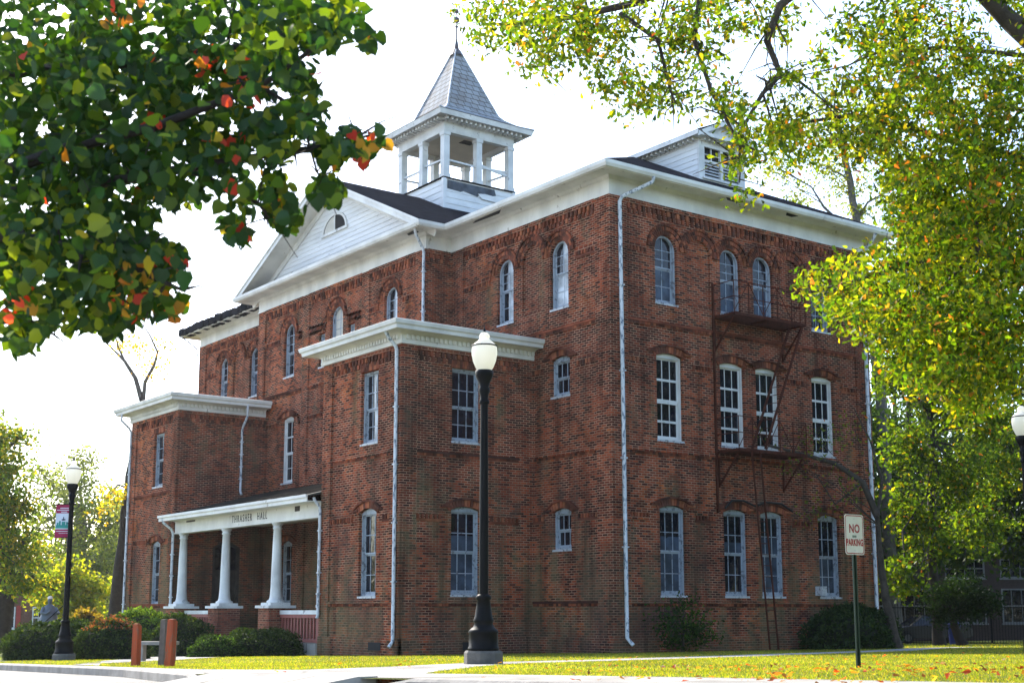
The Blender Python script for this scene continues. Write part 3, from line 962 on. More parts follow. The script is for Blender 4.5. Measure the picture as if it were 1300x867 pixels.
for o in E3: window(F_end, o, 2, (2, 2), 0.5)
wall_obj('wall', F_back, 0, 29.3, -1.3, ZT, [])

# --- the two storey towers in front
TZ = 8.90
T_R = [(2.25, 1.02, 6.15, 2.2, 0), (2.25, 1.02, 1.64, 2.58, 0.11)]
T_F = [(5.62, 1.0, 6.14, 2.18, 0), (5.62, 1.0, 1.60, 2.58, 0.12)]
def rel_tower(fr, a, b, ops):
    def f(mb):
        p = 0.55
        for x, y in ((a, a + p), (b - p, b)): fr.box(mb, x, y, -0.01, 0.055, -0.9, TZ, 2)
        corbel_top(mb, fr, a + p, b - p, TZ)
        for z in (5.80, 1.46): belt(mb, fr, a + p, b - p, z, 'sill')
        for x, y in spans(a + p, b - p, [(o[0] - 0.86, o[0] + 0.86) for o in ops]): belt(mb, fr, x, y, 3.82, 'head')
        fr.box(mb, a - 0.09, b, -0.01, 0.09, -0.9, 0.40, 2)
    return f
wall_obj('wall', F_tR, 0, 4.75, -0.6, TZ + 0.5, T_R, (), rel_tower(F_tR, -0.055, 4.75, T_R))
wall_obj('wall', F_tF, 3.77, 8.42, -0.6, TZ + 0.5, T_F, (), rel_tower(F_tF, 3.77, 8.42, T_F))
wall_obj('wall', F_tL, 0, 3.72, -0.6, TZ + 0.5, [])
window(F_tR, T_R[0], 3, (2, 2), 0.47); window(F_tR, T_R[1], 3, (2, 2), 0.5, ('glass', 'glassblue'), half=0.42)
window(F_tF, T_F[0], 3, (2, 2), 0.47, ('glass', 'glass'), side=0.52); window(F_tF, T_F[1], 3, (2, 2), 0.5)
U_F = [(22.05, 1.0, 6.05, 2.12, 0), (21.98, 0.92, 1.42, 2.48, 0.12)]
UD = [(2.15, 1.15, 0.18, 3.65, 0.2)]
wall_obj('wall', F_tF, 20.1, 24.95, -1.2, TZ + 0.5, U_F, (), rel_tower(F_tF, 20.1, 24.95, U_F))
def rel_uR(mb):
    corbel_top(mb, F_uR, 0, 3.72, TZ)
wall_obj('wall', F_uR, 0, 3.72, -0.9, TZ + 0.5, UD, (), rel_uR)
wall_obj('wall', F_uL, 0, 4.75, -1.2, TZ + 0.5, [], (), lambda mb: corbel_top(mb, F_uL, 0, 4.75, TZ))
window(F_tF, U_F[0], 2, (2, 2), 0.5); window(F_tF, U_F[1], 2, (2, 2), 0.5)
door(F_uR, UD[0], fm='rot')

# cellar vents
for fr, u in ((F_tF, 4.95), (F_tR, 2.45)):
    mb = MB()
    fr.box(mb, u - 0.42, u + 0.42, 0.088, 0.105, 0.0, 0.33, 0)
    fr.box(mb, u - 0.35, u + 0.35, 0.10, 0.112, 0.05, 0.28, 1)
    mb.build('vent', [M['brick'], M['dark']], HALL)

# ------------------------------------------------------------------ cornices and roofs
def sweep(mb, prof, path, closed=False, mi=0, caps=True):
    """profile (d,z) carried along a plan path; outwards is to the left of travel"""
    P = [Vector((x, y)) for x, y in path]
    n = len(P); R = []
    for i in range(n):
        def nrm(a, b):
            d = (b - a).normalized(); return Vector((-d.y, d.x))
        if closed:
            n1 = nrm(P[i - 1], P[i]); n2 = nrm(P[i], P[(i + 1) % n])
        else:
            n1 = nrm(P[i - 1], P[i]) if i > 0 else nrm(P[0], P[1])
            n2 = nrm(P[i], P[i + 1]) if i < n - 1 else n1
        mt_ = (n1 + n2) / (1 + n1.dot(n2))
        R.append([(P[i].x + mt_.x * d, P[i].y + mt_.y * d, z) for d, z in prof])
    k = len(prof); vs = [p for r in R for p in r]; fs = []
    for i in range(n if closed else n - 1):
        j = (i + 1) % n
        for a in range(k):
            b = (a + 1) % k
            fs.append((i * k + a, j * k + a, j * k + b, i * k + b))
    mb.add(vs, fs, mi)
    if not closed and caps:
        mb.add(R[0], [tuple(range(k))], mi); mb.add(R[-1], [tuple(range(k))], mi)

OV = 0.78
EAVE = [(11.45, 29.3), (11.45, 0), (0, 0), (0, 8.35), (-1.03, 8.35), (-1.03, 21.0), (0, 21.0), (0, 29.3)]
mb = MB()
frieze = [(-0.02, 13.33), (0.07, 13.33), (0.07, 13.40), (0.05, 13.41), (0.05, 13.80), (0.10, 13.83), (0.14, 13.90), (OV - 0.05, 13.87), (OV - 0.05, 13.83), (OV - 0.02, 13.83), (OV - 0.02, 14.0), (-0.02, 14.0)]
sweep(mb, frieze, EAVE, closed=True)
mb.build('cornice', M['white'], HALL)
gut = [(OV - 0.018, 13.845), (OV + 0.04, 13.85), (OV + 0.09, 13.93), (OV + 0.10, 14.03), (OV + 0.075, 14.035), (OV + 0.07, 13.96), (OV - 0.018, 13.94)]
for path in ([(11.45, 29.3), (11.45, 0), (0, 0), (0, 8.35), (-1.03, 8.35), (-1.03, 21.0), (-0.4, 21.0)], ):
    mb = MB(); sweep(mb, gut, path)
    # joints of the gutter
    mb.build('gutter', M['white'], HALL)
# left bay has lost its gutter: bare dark roof edge
mb = MB()
n = 26
for i in range(n):
    y0 = 21.75 + (30.06 - 21.75) * i / n; y1 = 21.75 + (30.06 - 21.75) * (i + 1) / n
    j = random.uniform(-0.05, 0.05); k = random.uniform(-0.03, 0.05)
    mb.box(-OV - 0.09 + j, -OV + 0.4, y0, y1 - 0.004, 13.86 + k, 14.16 + k, 0)
mb.build('broken_eave', M['slate'], HALL)
mb = MB(); mb.tube([(-0.85, 30.0, 13.95), (-0.5, 29.95, 13.75), (-0.15, 29.5, 13.3), (-0.12, 29.4, 12.9)], 0.03, 6)
mb.build('bent_pipe', M['rot'], HALL)
# holes rotted through the soffit
for (x0, x1, y0, y1) in ((-0.62, -0.42, 4.6, 6.4), (4.2, 5.1, -0.66, -0.42), (7.0, 7.6, -0.62, -0.38), (-1.6, -1.35, 8.2, 8.9)):
    mb = MB()
    a = [(x0, y0), (x1, y0 + (y1 - y0) * 0.2), (x1 - (x1 - x0) * 0.2, y1), (x0 + (x1 - x0) * 0.3, y1 - (y1 - y0) * 0.15)]
    mb.add([(x, y, 13.862) for x, y in a] + [(x, y, 13.872) for x, y in a], [(0, 1, 2, 3), (4, 5, 6, 7), (0, 1, 5, 4), (1, 2, 6, 5), (2, 3, 7, 6), (3, 0, 4, 7)])
    mb.build('soffit_hole', M['dark'], HALL)

def roof_poly(mb, polys, th=0.07):
    for poly in polys:
        k = len(poly)
        vs = [(x, y, z) for x, y, z in poly] + [(x, y, z - th) for x, y, z in poly]
        fs = [tuple(range(k)), tuple(range(2 * k - 1, k - 1, -1))] + [(i, (i + 1) % k, k + (i + 1) % k, k + i) for i in range(k)]
        mb.add(vs, fs)
ex0, ex1, ey0, ey1 = -OV - 0.04, 11.45 + OV + 0.04, -OV - 0.04, 29.3 + OV + 0.04
RZ = 17.05; RX = 5.73
mb = MB()
roof_poly(mb, [[(ex0, ey0, 14.06), (ex1, ey0, 14.06), (RX, 5.0, RZ)],
               [(ex0, ey1, 14.06), (RX, 24.3, RZ), (ex1, ey1, 14.06)],
               [(ex0, ey0, 14.06), (RX, 5.0, RZ), (RX, 24.3, RZ), (ex0, ey1, 14.06)],
               [(ex1, ey0, 14.06), (ex1, ey1, 14.06), (RX, 24.3, RZ), (RX, 5.0, RZ)]])
AX = 14.68
gx = -1.03 - OV + 0.03
roof_poly(mb, [[(gx, 8.35 - OV - 0.02, 14.08), (gx, AX, 17.42), (5.2, AX, 17.42), (5.2, 8.35 - OV - 0.02, 14.08)],
               [(gx, 21.0 + OV + 0.02, 14.08), (5.2, 21.0 + OV + 0.02, 14.08), (5.2, AX, 17.42), (gx, AX, 17.42)]], 0.09)
mb.build('roof', M['slate'], HALL)

# gable
GB = empty('gable'); GB.parent = HALL
x0 = -1.03
mb = MB()
zb, zt_ = 14.02, 17.30
hw0 = (21.0 - 8.35) / 2 + 0.55
rows = 18
for i in range(rows):
    z0 = zb + (zt_ - zb) * i / rows; z1 = zb + (zt_ - zb) * (i + 1) / rows
    h0 = hw0 * (1 - (z0 - zb) / (zt_ - zb + 0.05)); h1 = hw0 * (1 - (z1 - zb) / (zt_ - zb + 0.05))
    mb.add([(x0 - 0.022, AX - h0, z0), (x0 - 0.022, AX + h0, z0), (x0 - 0.004, AX + h1, z1), (x0 - 0.004, AX - h1, z1)], [(0, 1, 2, 3)])
    mb.add([(x0 - 0.022, AX - h0, z0), (x0 - 0.022, AX + h0, z0), (x0 - 0.004, AX + h0, z0), (x0 - 0.004, AX - h0, z0)], [(0, 1, 2, 3)])
mb.build('siding', M['siding'], GB)
mb = MB()
# raking boards and their soffits
for s in (-1, 1):
    e = Vector((0, AX + s * (6.325 + OV), 14.05)); a = Vector((0, AX, 17.38))
    d = (a - e).normalized(); nn = Vector((0, -d.z * s, abs(d.y))) if False else Vector((0, -d.z, d.y)) * (1 if d.y > 0 else -1)
    # nn points up and out of the roof slope
    if nn.z < 0: nn = -nn
    def q(p, x, o): return (x, p.y + nn.y * o, p.z + nn.z * o)
    X0, X1 = -1.03 - OV, -1.03
    for (xa, xb, o0, o1) in ((X0 - 0.03, X0 + 0.03, -0.24, 0.0), (X0 + 0.03, X1 - 0.06, -0.22, -0.17), (X1 - 0.06, X1 - 0.024, -0.46, -0.10), (X0 - 0.07, X0 - 0.03, -0.07, 0.01)):
        mb.hexa([q(e, xa, o0), q(e, xb, o0), q(a, xb, o0), q(a, xa, o0), q(e, xa, o1), q(e, xb, o1), q(a, xb, o1), q(a, xa, o1)])
mb.build('raking_cornice', M['white'], GB)
mb = MB()   # shelf of the pediment
mb.box(-1.03 - OV - 0.02, -1.03 - 0.024, 8.35 - OV, 21.0 + OV, 14.002, 14.045)
mb.build('ledge', M['slate'], GB)
# half round gable window
fr = Fr(-1.03, 0, (0, 1), (-1, 0))
mb = MB()
yc, zc, rr = 14.75, 15.45, 0.60
rx_ = 0.84
pts = [(yc - rx_ * math.cos(math.pi * i / 18), zc + rr * math.sin(math.pi * i / 18)) for i in range(19)]
mb.add([fr.p(u, 0.03, z) for u, z in pts], [tuple(range(19))], 0)
win = mb.build('window', M['dark'], GB)
mb = MB()
for i in range(18):
    P_ = []
    for k_, e_ in ((0, 0), (0, .1), (1, .1), (1, 0)):
        a_ = math.pi * (i + k_) / 18; P_.append((yc + (rx_ + e_) * math.cos(a_), zc + (rr + e_) * math.sin(a_)))
    mb.hexa([fr.p(u, 0.0, z) for u, z in P_] + [fr.p(u, 0.06, z) for u, z in P_])
fr.box(mb, yc - rx_ - 0.16, yc + rx_ + 0.16, 0.0, 0.08, zc - 0.10, zc)
fr.box(mb, yc - 0.03, yc + 0.03, 0.031, 0.05, zc, zc + rr)
mb.build('frame', M['white'], win)
mb = MB()
hp = [(yc + rx_ * 0.96 * math.cos(math.pi * (0.5 + 0.5 * i / 9)), zc + rr * 0.96 * math.sin(math.pi * (0.5 + 0.5 * i / 9))) for i in range(10)]
hp = [(u + 2 * (yc - u) if False else u, z) for u, z in hp]
mb.add([fr.p(yc + abs(u - yc), 0.034, z) for u, z in hp] + [fr.p(yc + 0.03, 0.034, zc)], [tuple(range(11))])
mb.build('board', M['board'], win)

# tower cornices (flat roofs)
def tower_top(path, name, plan):
    mb = MB()
    prof = [(-0.02, TZ - 0.02), (0.10, TZ - 0.02), (0.12, TZ + 0.07), (0.10, TZ + 0.09), (0.10, TZ + 0.22), (0.20, TZ + 0.28), (0.40, TZ + 0.33), (0.40, TZ + 0.30), (0.56, TZ + 0.30), (0.58, TZ + 0.40), (0.63, TZ + 0.44), (0.66, TZ + 0.55), (0.62, TZ + 0.57), (-0.02, TZ + 0.60)]
    sweep(mb, prof, path)
    for a, b in zip(path, path[1:]):
        a = Vector((*a, 0)); b = Vector((*b, 0)); d = (b - a); L = d.length; d.normalize(); nn = Vector((-d.y, d.x, 0))
        f = Fr(a.x, a.y, (d.x, d.y), (nn.x, nn.y))
        k = int(L / 0.16)
        for i in range(k):
            u = L * (i + 0.5) / k
            f.box(mb, u - 0.045, u + 0.045, 0.101, 0.175, TZ + 0.115, TZ + 0.235)
    mb.build('cornice', M['white'], HALL)
    mb = MB()
    x0_, x1_, y0_, y1_ = plan
    mb.box(x0_, x1_, y0_, y1_, TZ + 0.52, TZ + 0.585)
    mb.build('roof', M['slate'], HALL)
tower_top([(-0.001, 3.77), (-4.75, 3.77), (-4.75, 8.42), (-1.14, 8.42)], 'a', (-5.1, -0.1, 3.4, 8.30))
tower_top([(-1.14, 20.1), (-4.75, 20.1), (-4.75, 24.95), (-0.001, 24.95)], 'b', (-5.1, -0.1, 21.06, 25.3))

# ------------------------------------------------------------------ belfry
BF = empty('belfry', (4.37, 14.62, 0)); BF.parent = HALL
bh = 1.67
mb = MB()
for i in range(6):      # weatherboarded base
    z0 = 16.3 + 0.25 * i; z1 = z0 + 0.25
    mb.hexa([(-bh - .02, -bh - .02, z0), (bh + .02, -bh - .02, z0), (bh + .02, bh + .02, z0), (-bh - .02, bh + .02, z0),
             (-bh - .002, -bh - .002, z1), (bh + .002, -bh - .002, z1), (bh + .002, bh + .002, z1), (-bh - .002, bh + .002, z1)])
for sx in (-1, 1):
    for sy in (-1, 1):
        mb.box(sx * bh - 0.07, sx * bh + 0.07, sy * bh - 0.07, sy * bh + 0.07, 16.3, 17.79)
mb.build('base', M['siding'], BF)
mb = MB(); mb.box(-bh - 0.08, bh + 0.08, -bh - 0.08, bh + 0.08, 17.80, 17.84); mb.build('deck', M['slate'], BF)
# boards torn off one side
mb = MB()
pz = [(-1.52, 17.74), (0.72, 17.74), (0.80, 17.52), (0.55, 17.44), (0.05, 17.47), (-0.1, 17.30), (-0.75, 17.42), (-0.9, 17.36), (-1.52, 17.40)]
fS = Fr(0, -bh - 0.022, (1, 0), (0, -1))
fS.prism(mb, pz, 0.0, 0.012)
mb.build('bare_patch', simple('tar_paper', (0.10, 0.12, 0.15), 0.8, 0.75, 2.6), BF)
mb = MB()
fS.prism(mb, [(-0.1, 17.42), (0.25, 17.47), (1.3, 17.42), (1.6, 17.2), (0.1, 17.24)], 0.03, 0.05)
mb.build('loose_board', M['siding'], BF)
cols_ = [(sx * bh * 0.93, sy * bh * 0.93) for sx in (-1, 0, 1) for sy in (-1, 0, 1) if (sx, sy) != (0, 0)]
for (x, y) in cols_:
    mb = MB()
    mb.box(x - 0.13, x + 0.13, y - 0.13, y + 0.13, 17.84, 19.70)
    mb.box(x - 0.16, x + 0.16, y - 0.16, y + 0.16, 17.841, 18.0)
    mb.box(x - 0.16, x + 0.16, y - 0.16, y + 0.16, 19.56, 19.70)
    mb.build('column', M['white2'], BF)
mb = MB()
c_ = bh * 0.93
for s in (-1, 1):
    for z in (18.62,):
        for a, b in ((-c_, 0), (0, c_)):
            mb.bar((a + .13, s * c_, z + random.uniform(-.06, .06)), (b - .13, s * c_, z + random.uniform(-.06, .06)), 0.06, 0.07)
            mb.bar((s * c_, a + .13, z + random.uniform(-.06, .06)), (s * c_, b - .13, z + random.uniform(-.06, .06)), 0.06, 0.07)
mb.bar((0.13, -c_ - 0.02, 18.66), (c_ - .13, -c_ - 0.02, 18.50), 0.05, 0.11)
mb.build('railing', M['white2'], BF)
mb = MB()
sq = lambda r: [(r, r), (r, -r), (-r, -r), (-r, r)]
sweep(mb, [(-0.24, 19.70), (0, 19.70), (0.02, 19.78), (0.02, 20.02), (0.04, 20.06), (0.10, 20.12), (0.10, 20.20), (0.46, 20.22), (0.46, 20.17), (0.55, 20.17), (0.60, 20.36), (-0.24, 20.36)], sq(bh), closed=True)
for s in (0, 1, 2, 3):
    R = Matrix.Rotation(s * math.pi / 2, 3, 'Z')
    for i in range(17):
        u = -bh - 0.1 + (2 * bh + 0.2) * i / 16
        pts = [R @ Vector(p) for p in ((u - .045, -bh - 0.40, 20.07), (u + .045, -bh - 0.40, 20.07), (u + .045, -bh - .03, 20.07), (u - .045, -bh - .03, 20.07), (u - .045, -bh - 0.40, 20.198), (u + .045, -bh - 0.40, 20.198), (u + .045, -bh - .03, 20.198), (u - .045, -bh - .03, 20.198))]
        mb.hexa(pts)
mb.build('entablature', M['white2'], BF)
mb = MB(); mb.box(-bh + 0.2, bh - 0.2, -bh + 0.2, bh - 0.2, 19.86, 19.9)
ce = mb.build('ceiling', M['cream'], BF)
mb = MB(); mb.box(-0.2, 0.35, -0.9, -0.5, 19.845, 19.858); mb.build('hatch', M['rot'], ce)
mb = MB()
prof = [(bh + 0.62, 20.37), (1.78, 20.57), (1.42, 20.82), (1.24, 21.04), (0.10, 24.0)]
R4 = []
for r, z in prof:
    R4 += [(-r, -r, z), (r, -r, z), (r, r, z), (-r, r, z)]
fs = []
for i in range(len(prof) - 1):
    for k in range(4): fs.append((i * 4 + k, i * 4 + (k + 1) % 4, i * 4 + 4 + (k + 1) % 4, i * 4 + 4 + k))
mb.add(R4, fs)
# hip rolls
sp_ = mb.build('spire', M['shingle'], BF)
mb = MB()
for sx in (-1, 1):
    for sy in (-1, 1): mb.tube([(sx * r, sy * r, z + 0.01) for r, z in prof], [0.05, 0.045, 0.045, 0.04, 0.03], 6)
mb.build('hip_roll', M['sill'], sp_)
mb = MB()
mb.lathe([(0.30, 23.75), (0.22, 23.85), (0.10, 24.10), (0.06, 24.35), (0.03, 24.5), (0.03, 25.0), (0.07, 25.03), (0.07, 25.07), (0.025, 25.1), (0.025, 25.2), (0.10, 25.26), (0.13, 25.34), (0.10, 25.42), (0.02, 25.48), (0.02, 25.62), (0.075, 25.66), (0.09, 25.73), (0.06, 25.80), (0.0, 25.84)], 12)
mb.build('finial', simple('weathered_copper', (0.06, 0.075, 0.085), 0.6, 0.5, 6.0, col2=(0.10, 0.05, 0.045)), BF)

# ------------------------------------------------------------------ dormer
DM = empty('dormer'); DM.parent = HALL
dx0, dx1, dy0 = 4.72, 6.76, 1.0
dz0, dz1 = 14.86, 16.42
dyb = 4.4
n = 9
for sx, xx in ((-1, dx0), (1, dx1)):
    mb = MB()
    for i in range(n):
        z0 = dz0 - 0.1 + (dz1 - dz0 + 0.1) * i / n; z1 = dz0 - 0.1 + (dz1 - dz0 + 0.1) * (i + 1) / n
        mb.add([(xx + sx * 0.02, dy0, z0), (xx + sx * 0.02, dyb, z0), (xx + sx * 0.002, dyb, z1), (xx + sx * 0.002, dy0, z1)], [(0, 1, 2, 3)])
        mb.add([(xx + sx * 0.02, dy0, z0), (xx + sx * 0.02, dyb, z0), (xx, dyb, z0), (xx, dy0, z0)], [(0, 1, 2, 3)])
    mb.build('siding', M['siding'], DM)
fD = Fr(0, dy0, (1, 0), (0, -1))
mb = MB()
wz0, wz1 = dz0 + 0.22, dz1 - 0.30
fD.box(mb, dx0 - 0.03, dx0 + 0.22, -0.05, 0.03, dz0 - 0.12, dz1); fD.box(mb, dx1 - 0.22, dx1 + 0.03, -0.05, 0.03, dz0 - 0.12, dz1)
fD.box(mb, dx0 + 0.22, dx1 - 0.22, -0.05, 0.025, wz1, dz1); fD.box(mb, dx0 + 0.22, dx1 - 0.22, -0.05, 0.025, dz0 - 0.12, wz0)
fD.box(mb, dx0 + 0.1, dx1 - 0.1, 0.026, 0.09, wz0 - 0.06, wz0)
mb.build('front', M['white2'], DM)
mb = MB()
fD.box(mb, dx0 + 0.222, dx1 - 0.222, -0.12, -0.10, wz0, wz1, 0)
wd = mb.build('window', M['dark'], DM)
mb = MB()
xc = (dx0 + dx1) / 2
fD.box(mb, xc - 0.06, xc + 0.06, -0.09, 0.01, wz0, wz1)
zmid = wz0 + (wz1 - wz0) * 0.56
for a, b in ((dx0 + 0.222, xc - 0.06), (xc + 0.06, dx1 - 0.222)):
    fD.box(mb, a, b, -0.085, -0.01, zmid - 0.04, zmid + 0.04)
    fD.box(mb, (a + b) / 2 - 0.015, (a + b) / 2 + 0.015, -0.08, -0.03, zmid + 0.04, wz1)
    fD.box(mb, a, b, -0.08, -0.03, (zmid + wz1) / 2 - 0.012, (zmid + wz1) / 2 + 0.012)
mb.build('frame', M['white2'], wd)
mb = MB()
for a, b in ((dx0 + 0.222, xc - 0.06), (xc + 0.06, dx1 - 0.222)):
    k = 5
    for i in range(k):
        z = wz0 + 0.03 + (zmid - 0.06 - wz0) * i / k
        mb.hexa([fD.p(a, -0.02, z), fD.p(b, -0.02, z), fD.p(b, -0.09, z + 0.07), fD.p(a, -0.09, z + 0.07), fD.p(a, -0.02, z + 0.02), fD.p(b, -0.02, z + 0.02), fD.p(b, -0.09, z + 0.09), fD.p(a, -0.09, z + 0.09)])
mb.build('louvres', M['sill'], wd)
mb = MB()
ov = 0.34
zr = 17.12
roof_poly(mb, [[(dx0 - ov, dy0 - ov, dz1 + 0.10), (dx0 - ov, 5.2, dz1 + 0.10), (xc, 5.2, zr), (xc, dy0 - ov, zr)],
               [(dx1 + ov, dy0 - ov, dz1 + 0.10), (xc, dy0 - ov, zr), (xc, 5.2, zr), (dx1 + ov, 5.2, dz1 + 0.10)]], 0.05)
mb.build('roof', M['slate'], DM)
mb = MB()
for sx, xx in ((-1, dx0), (1, dx1)):
    mb.box(min(xx + sx * ov, xx + sx * (ov + 0.03)), max(xx + sx * ov, xx + sx * (ov + 0.03)), dy0 - ov, 5.0, dz1 - 0.07, dz1 + 0.07)
    mb.box(min(xx, xx + sx * ov), max(xx, xx + sx * ov), dy0 - ov + 0.03, 5.0, dz1 + 0.0, dz1 + 0.03)
    a = Vector((xx + sx * ov, 0, dz1 + 0.03)); b = Vector((xc, 0, zr - 0.02))
    for y0_, y1_, t0, t1 in ((dy0 - ov - 0.02, dy0 - ov + 0.02, -0.16, 0.0),):
        mb.hexa([(a.x, y0_, a.z + t0), (b.x, y0_, b.z + t0), (b.x, y1_, b.z + t0), (a.x, y1_, a.z + t0), (a.x, y0_, a.z + t1), (b.x, y0_, b.z + t1), (b.x, y1_, b.z + t1), (a.x, y1_, a.z + t1)])
mb.box(dx0 - ov, dx1 + ov, dy0 - ov - 0.015, dy0 - 0.04, dz1 - 0.07, dz1 + 0.05)
mb.add([(dx0 - ov + .2, dy0 - 0.08, dz1 + 0.05), (dx1 + ov - .2, dy0 - 0.08, dz1 + 0.05), (xc, dy0 - 0.08, zr - 0.1)], [(0, 1, 2)])
for sx, xx in ((-1, dx0), (1, dx1)):
    for i in range(16):
        y = dy0 + 0.05 + i * 0.22
        mb.box(min(xx + sx * .02, xx + sx * .24), max(xx + sx * .02, xx + sx * .24), y - .035, y + .035, dz1 - 0.14, dz1 - 0.002)
for i in range(11):
    x = dx0 + 0.1 + (dx1 - dx0 - 0.2) * i / 10
    mb.box(x - .035, x + .035, dy0 - .20, dy0 - .032, dz1 - 0.14, dz1 - 0.071)
mb.build('cornice', M['white2'], DM)

# ------------------------------------------------------------------ porch
PO = empty('porch', (-3, 14.6, 0)); PO.parent = HALL
PO.location = (0, 0, 0)
mb = MB()
mb.box(-4.9, -1.04, 8.43, 20.09, -1.0, 0.18)
for i in range(4): mb.box(-4.9 - 0.3 * (i + 1), -4.9 - 0.3 * i - 0.002, 12.3, 15.2, -1.0, 0.18 - 0.16 * (i + 1) + 0.02)
mb.build('floor', M['concrete'], PO)
PX = -4.62
for y in (19.55, 15.75, 11.75):
    mb = MB(); mb.box(PX - 0.42, PX + 0.42, y - 0.42, y + 0.42, -0.9, 1.27)
    pr = mb.build('pier', M['brick_b'], PO)
    mb = MB(); mb.box(PX - 0.50, PX + 0.50, y - 0.50, y + 0.50, 1.272, 1.36); mb.box(PX - 0.36, PX + 0.36, y - 0.36, y + 0.36, 1.362, 1.45)
    mb.build('cap', M['white2'], pr)
    mb = MB()
    mb.lathe([(0.30, 1.452), (0.30, 1.51), (0.235, 1.54), (0.205, 1.62), (0.182, 1.9), (0.168, 2.6), (0.15, 3.3), (0.13, 3.86), (0.16, 3.88), (0.16, 3.92), (0.135, 3.94), (0.155, 4.0), (0.19, 4.03), (0.19, 4.075)], 20, (PX, y, 0))
    mb.build('column', M['white2'], PO)
mb = MB()
mb.box(PX - 0.15, PX + 0.15, 8.44, 20.08, 4.08, 4.58)
mb.box(PX - 0.18, PX - 0.152, 8.44, 20.08, 4.08, 4.13)
mb.box(PX - 0.18, PX - 0.152, 8.44, 20.08, 4.53, 4.58)
mb.build('beam', M['white'], PO)
mb = MB(); mb.box(PX + 0.16, -1.05, 8.44, 20.08, 4.5, 4.55); mb.build('ceiling', M['cream'], PO)
mb = MB()
roof_poly(mb, [[(-5.28, 8.43, 4.76), (-1.04, 8.43, 5.85), (-1.04, 20.09, 5.85), (-5.28, 20.09, 4.76)]], 0.06)
for i in range(14):
    y0 = 8.6 + i * 0.8
    mb.bar((-5.27, y0, 4.79), (-1.1, y0, 5.86), 0.03, 0.03)
mb.build('roof', simple('porch_roofing', (0.055, 0.042, 0.036), 0.85, 0.5, 1.6, bump=0.6, col2=(0.02, 0.026, 0.02)), PO)
mb = MB()
mb.box(-5.31, -5.28, 8.43, 20.4, 4.55, 4.755); mb.box(-5.36, -5.312, 8.40, 20.42, 4.68, 4.77)
mb.box(-5.279, PX - 0.16, 8.44, 20.08, 4.56, 4.585)
mb.build('fascia', M['white'], PO)
# balustrades
def balustrade(y0, y1):
    mb = MB()
    mb.box(PX - 0.06, PX + 0.06, y0, y1, 1.07, 1.20, 1)
    mb.box(PX - 0.05, PX + 0.05, y0, y1, 0.96, 1.068, 0); mb.box(PX - 0.05, PX + 0.05, y0, y1, 0.20, 0.30, 0)
    k = int((y1 - y0) / 0.21)
    for i in range(k):
        y = y0 + (y1 - y0) * (i + 0.5) / k
        mb.box(PX - 0.025, PX + 0.025, y - 0.036, y + 0.036, 0.302, 0.958, 0)
    mb.build('railing', [M['redrail'], M['white2']], PO)
balustrade(8.72, 11.32); balustrade(16.2, 19.12)
mb = MB(); mb.box(PX - 0.12, PX + 0.12, 8.47, 8.70, -0.7, 1.28); mb.build('post', M['redrail'], PO)
mb = MB(); mb.box(PX - 0.14, PX + 0.14, 8.45, 8.72, 1.282, 1.36); mb.box(PX - 0.09, PX + 0.09, 8.49, 8.68, 1.362, 4.07); mb.build('half_column', M['white2'], PO)

def text_obj(name, s, size, mt, parent, loc, rot, extrude=0.004, sx=1.0, space=1.0):
    cu = bpy.data.curves.new(name, 'FONT')
    cu.body = s; cu.size = size; cu.extrude = extrude; cu.align_x = 'CENTER'; cu.align_y = 'CENTER'; cu.space_character = space
    cu.resolution_u = 3
    to = bpy.data.objects.new(name, cu); COL.objects.link(to)
    bpy.context.view_layer.update()
    dg = bpy.context.evaluated_depsgraph_get()
    me = bpy.data.meshes.new_from_object(to.evaluated_get(dg))
    bpy.data.objects.remove(to)
    o = bpy.data.objects.new(name, me); COL.objects.link(o)
    me.materials.clear(); me.materials.append(mt)
    o.location = loc; o.rotation_euler = rot; o.scale = (sx, 1, 1)
    if parent: o.parent = parent
    return o
text_obj('lettering', 'THRASHER', 0.36, M['letter'], PO, (PX - 0.156, 14.20, 4.35), (math.pi / 2, 0, -math.pi / 2), 0.004, 0.70, 1.42)
text_obj('lettering', 'HALL', 0.36, M['letter'], PO, (PX - 0.156, 12.62, 4.35), (math.pi / 2, 0, -math.pi / 2), 0.004, 0.70, 1.42)
# paint peeled off the beam
mb = MB(); mb.box(PX - 0.156, PX - 0.152, 18.2, 19.0, 4.47, 4.55); mb.box(PX - 0.156, PX - 0.152, 9.9, 10.25, 4.36, 4.56); mb.build('peeled_paint', M['rot'], PO)

# ------------------------------------------------------------------ rainwater pipes
def pipe(pts, r=0.05, shoe=True):
    mb = MB(); mb.tube(pts, r, 8)
    a, b = Vector(pts[-2]), Vector(pts[-1])
    for k in range(1, 5):
        z = pts[-2][2] + (pts[-3][2] - pts[-2][2]) * k / 5 if len(pts) > 2 else 0
        t = (z - pts[-2][2]) / max(1e-6, (pts[-3][2] - pts[-2][2]))
        c = Vector(pts[-2]).lerp(Vector(pts[-3]), t)
        mb.box(c.x - r * 1.25, c.x + r * 1.25, c.y - r * 1.25, c.y + r * 1.25, c.z - 0.02, c.z + 0.02)
    return mb.build('drainpipe', M['pipe'], HALL)
pipe([(1.05, -0.80, 13.86), (1.03, -0.78, 13.70), (0.38, -0.15, 13.30), (0.30, -0.125, 13.15), (0.36, -0.13, 0.42), (0.44, -0.30, 0.22)], 0.062)
pipe([(11.2, -0.80, 13.86), (11.2, -0.7, 13.66), (11.25, -0.16, 13.30), (11.25, -0.125, 13.1), (11.30, -0.125, 0.55), (11.3, -0.3, 0.3)], 0.062)
pipe([(-5.25, 3.92, 9.2), (-5.15, 3.92, 9.05), (-4.90, 3.92, 8.80), (-4.865, 3.92, 8.7), (-4.865, 3.92, 0.32), (-5.0, 3.92, 0.16)], 0.055)
